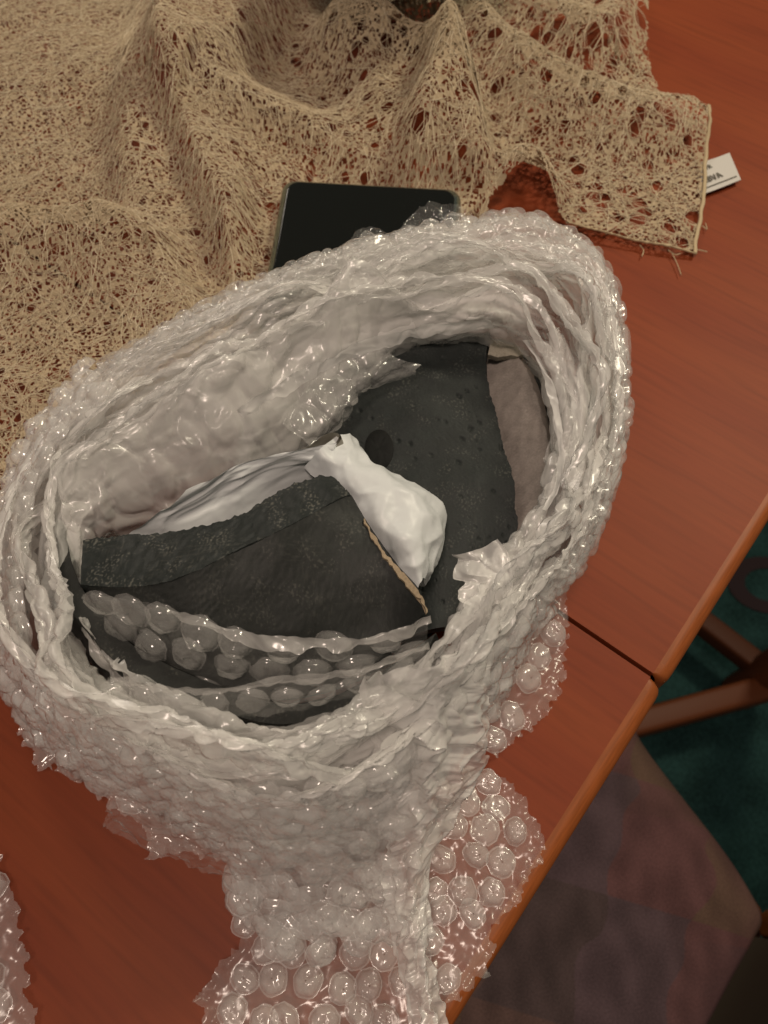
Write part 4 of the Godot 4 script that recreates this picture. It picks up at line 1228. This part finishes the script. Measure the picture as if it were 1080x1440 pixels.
	# white tuft over the dark gap
	strip("film_tuft", [[Vector3(0.0184, 0.8160, 0.0478), Vector3(0.0203, 0.8160, 0.0504), Vector3(0.0191, 0.8160, 0.0556), Vector3(0.0208, 0.8160, 0.0607), Vector3(0.0187, 0.8160, 0.0657)], [Vector3(0.0238, 0.8200, 0.0491), Vector3(0.0265, 0.8200, 0.0522), Vector3(0.0282, 0.8200, 0.0553), Vector3(0.0279, 0.8200, 0.0604), Vector3(0.0257, 0.8200, 0.0663)], [Vector3(0.0304, 0.8220, 0.0469), Vector3(0.0329, 0.8220, 0.0511), Vector3(0.0335, 0.8220, 0.0552), Vector3(0.0334, 0.8220, 0.0612), Vector3(0.0319, 0.8220, 0.0651)]], 90, 50, inner, t, 0.0024, 0.0012, 0.001, 0.35, 0.0)
	# loose ends lying on the table
	var flat_film := film(0.12, 0.24)
	var bub := film_v(0.26, 0.16)
	flap(t, "loose_flap", [Vector3(0.0577, 0.7550, 0.0254), Vector3(0.0647, 0.7550, 0.0308), Vector3(0.0630, 0.7550, 0.0440), Vector3(0.0609, 0.7550, 0.0590), Vector3(0.0569, 0.7550, 0.0710), Vector3(0.0508, 0.7550, 0.0784), Vector3(0.0443, 0.7550, 0.0825), Vector3(0.0359, 0.7550, 0.0896), Vector3(0.0279, 0.7550, 0.0887), Vector3(0.0138, 0.7550, 0.0779), Vector3(0.0264, 0.7550, 0.0516)], flat_film, bub, func(x, z, d): return 0.016 * smoothstep(0.0, 0.03, d), 0.0105, 120)
	flap(t, "loose_flap", [Vector3(0.0044, 0.7530, 0.1038), Vector3(0.0224, 0.7530, 0.0931), Vector3(0.0336, 0.7530, 0.0942), Vector3(0.0431, 0.7530, 0.1017), Vector3(0.0463, 0.7530, 0.1079), Vector3(0.0488, 0.7530, 0.1156), Vector3(0.0468, 0.7530, 0.1209), Vector3(0.0410, 0.7530, 0.1267), Vector3(0.0392, 0.7530, 0.1315), Vector3(0.0331, 0.7530, 0.1352), Vector3(0.0308, 0.7530, 0.1392), Vector3(0.0313, 0.7530, 0.1443), Vector3(0.0281, 0.7530, 0.1504), Vector3(0.0219, 0.7530, 0.1544), Vector3(0.0139, 0.7530, 0.1568), Vector3(0.0072, 0.7530, 0.1370)], flat_film, bub, func(x, z, d): return 0.006 * smoothstep(0.0, 0.03, d), 0.0088, 150, 0.02)
	flap(t, "loose_flap", [Vector3(-0.0304, 0.7530, 0.1099), Vector3(-0.0402, 0.7530, 0.1235), Vector3(-0.0429, 0.7530, 0.1300), Vector3(-0.0439, 0.7530, 0.1370), Vector3(-0.0409, 0.7530, 0.1410), Vector3(-0.0461, 0.7530, 0.1469), Vector3(-0.0526, 0.7530, 0.1556), Vector3(-0.0495, 0.7530, 0.1601), Vector3(-0.0467, 0.7530, 0.1647), Vector3(-0.0451, 0.7530, 0.1805), Vector3(0.0113, 0.7530, 0.1805), Vector3(0.0124, 0.7530, 0.1370), Vector3(0.0000, 0.7530, 0.1140)], flat_film, bub, func(x, z, d): return 0.010 * smoothstep(0.0, 0.05, d), 0.0088, 200, 0.02)
	flap(t, "film_frill", [Vector3(-0.1201, 0.7530, 0.0774), Vector3(-0.1136, 0.7530, 0.0865), Vector3(-0.1086, 0.7530, 0.0942), Vector3(-0.1022, 0.7530, 0.0927), Vector3(-0.0933, 0.7530, 0.0985), Vector3(-0.0822, 0.7530, 0.1058), Vector3(-0.0724, 0.7530, 0.1099), Vector3(-0.0705, 0.7530, 0.1192), Vector3(-0.0622, 0.7530, 0.1170), Vector3(-0.0513, 0.7530, 0.1190), Vector3(-0.0404, 0.7530, 0.1209), Vector3(-0.0345, 0.7530, 0.1140), Vector3(-0.0656, 0.7530, 0.0887), Vector3(-0.1020, 0.7530, 0.0751)], film(0.2, 0.14), bub, func(x, z, d): return 0.008 * smoothstep(0.0, 0.02, d), 0.0095, 60, 0.3)
	# clear bubbles standing up over the phone
	var P2: Array = [Vector3(-0.0132, 0.8200, -0.0612), Vector3(-0.0096, 0.8200, -0.0698), Vector3(-0.0036, 0.8200, -0.0731), Vector3(0.0029, 0.8200, -0.0684), Vector3(0.0085, 0.8200, -0.0765), Vector3(0.0147, 0.8200, -0.0827), Vector3(0.0245, 0.8200, -0.0834), Vector3(0.0311, 0.8200, -0.0772), Vector3(0.0384, 0.8200, -0.0711)]
	var P3: Array = [Vector3(-0.0141, 0.8160, -0.0515), Vector3(-0.0071, 0.8160, -0.0579), Vector3(-0.0012, 0.8160, -0.0588), Vector3(0.0059, 0.8160, -0.0576), Vector3(0.0120, 0.8160, -0.0627), Vector3(0.0193, 0.8160, -0.0644), Vector3(0.0265, 0.8160, -0.0654), Vector3(0.0336, 0.8160, -0.0634), Vector3(0.0412, 0.8160, -0.0611)]
	var SF := loft([P2, P3], false, 130, 36, 0.1, 0.0, 0.01)
	SF = wrinkle(SF, 130, 36, false, 0.0022, 0.0004, 0.0, 0.0095, 0.016)
	domes_on(part("standing_film", sheet(SF, 130, 36, false), film(0.05, 0.12), t), SF, 130, 36, 0.0100, bubble_m, 20, 0.4)
	# tightly folded white band running down to the lower edge
	var band := loft([[Vector3(-0.0067, 0.8300, 0.0861), Vector3(-0.0027, 0.8100, 0.0983), Vector3(-0.0009, 0.7940, 0.1096), Vector3(0.0010, 0.7820, 0.1205), Vector3(0.0010, 0.7740, 0.1322), Vector3(0.0039, 0.7660, 0.1441), Vector3(0.0061, 0.7620, 0.1542), Vector3(0.0076, 0.7590, 0.1674)], [Vector3(0.0097, 0.8380, 0.0852), Vector3(0.0133, 0.8200, 0.0971), Vector3(0.0121, 0.8040, 0.1076), Vector3(0.0092, 0.7900, 0.1195), Vector3(0.0065, 0.7800, 0.1324), Vector3(0.0084, 0.7740, 0.1440), Vector3(0.0109, 0.7680, 0.1539), Vector3(0.0119, 0.7640, 0.1669)], [Vector3(0.0266, 0.8160, 0.0726), Vector3(0.0285, 0.8000, 0.0869), Vector3(0.0284, 0.7860, 0.0972), Vector3(0.0211, 0.7760, 0.1070), Vector3(0.0124, 0.7700, 0.1195), Vector3(0.0119, 0.7640, 0.1354), Vector3(0.0144, 0.7600, 0.1510), Vector3(0.0168, 0.7560, 0.1677)]], false, 300, 90, 0.1, 0.1)
	band = wrinkle(band, 300, 90, false, 0.0032, 0.0004, 0.0, 0.0095, 0.020, 0.008, 0.5)
	part("folded_band", sheet(band, 300, 90, false), film(0.44, 0.24), t)
	var drape := loft([[Vector3(-0.0383, 0.7960, 0.1133), Vector3(-0.0251, 0.8000, 0.1138), Vector3(-0.0107, 0.8020, 0.1107), Vector3(0.0036, 0.8040, 0.1059)], [Vector3(-0.0443, 0.7640, 0.1236), Vector3(-0.0294, 0.7700, 0.1294), Vector3(-0.0136, 0.7720, 0.1308), Vector3(0.0038, 0.7760, 0.1271)], [Vector3(-0.0430, 0.7560, 0.1353), Vector3(-0.0308, 0.7590, 0.1433), Vector3(-0.0148, 0.7600, 0.1450), Vector3(0.0039, 0.7640, 0.1415)]], false, 200, 130, 0.0, 0.22, 0.008)
	drape = wrinkle(drape, 200, 130, false, 0.0020, 0.0002, 0.0, 0.0095, 0.018, 0.008)
	domes_on(part("loose_flap", sheet(drape, 200, 130, false), film(0.13, 0.22), t), drape, 200, 130, 0.0094, bub, 80)
	# looser turns of film lying over the near wall
	for rows in [[[Vector3(-0.0784, 0.8220, 0.0792), Vector3(-0.0656, 0.8260, 0.0909), Vector3(-0.0500, 0.8300, 0.1001), Vector3(-0.0342, 0.8340, 0.1064), Vector3(-0.0169, 0.8340, 0.1101), Vector3(-0.0031, 0.8340, 0.1086)], [Vector3(-0.0930, 0.7960, 0.0859), Vector3(-0.0781, 0.8000, 0.0972), Vector3(-0.0608, 0.8040, 0.1067), Vector3(-0.0415, 0.8080, 0.1132), Vector3(-0.0240, 0.8080, 0.1172), Vector3(-0.0034, 0.8100, 0.1151)]], [[Vector3(-0.0675, 0.8020, 0.1020), Vector3(-0.0530, 0.8060, 0.1087), Vector3(-0.0381, 0.8080, 0.1132), Vector3(-0.0204, 0.8100, 0.1167), Vector3(-0.0034, 0.8120, 0.1153)], [Vector3(-0.0763, 0.7760, 0.1070), Vector3(-0.0612, 0.7760, 0.1145), Vector3(-0.0430, 0.7760, 0.1200), Vector3(-0.0230, 0.7800, 0.1221), Vector3(-0.0019, 0.7840, 0.1189)]]]:
		var L := loft(rows, false, 240, 60, 0.10, 0.16, 0.014)
		L = wrinkle(L, 240, 60, false, 0.0024, 0.0008, 0.0, 0.0100, 0.018, 0.006, 0.5)
		for i in L.size():
			L[i] += Vector3(0, 0.004, 0.005)
		part("film_layer", sheet(L, 240, 60, false), film(0.09, 0.18), t)


func build_scrap() -> void:
	var t := thing("bubble_wrap_scrap", "separate strip of clear bubble wrap at the picture's lower left corner", "bubble wrap", Vector3(-0.1114, 0.7500, 0.1514))
	flap(t, "film_sheet", [Vector3(-0.1310, 0.7530, 0.1079), Vector3(-0.1154, 0.7530, 0.1190), Vector3(-0.1120, 0.7530, 0.1248), Vector3(-0.1083, 0.7530, 0.1300), Vector3(-0.1048, 0.7530, 0.1389), Vector3(-0.1016, 0.7530, 0.1460), Vector3(-0.0990, 0.7530, 0.1547), Vector3(-0.0964, 0.7530, 0.1615), Vector3(-0.0931, 0.7530, 0.1712), Vector3(-0.1316, 0.7530, 0.1744), Vector3(-0.1520, 0.7530, 0.1180)], film(0.14, 0.24), film_v(0.26, 0.16), func(x, z, d): return 0.006 * smoothstep(0.0, 0.03, d), 0.009, 120)
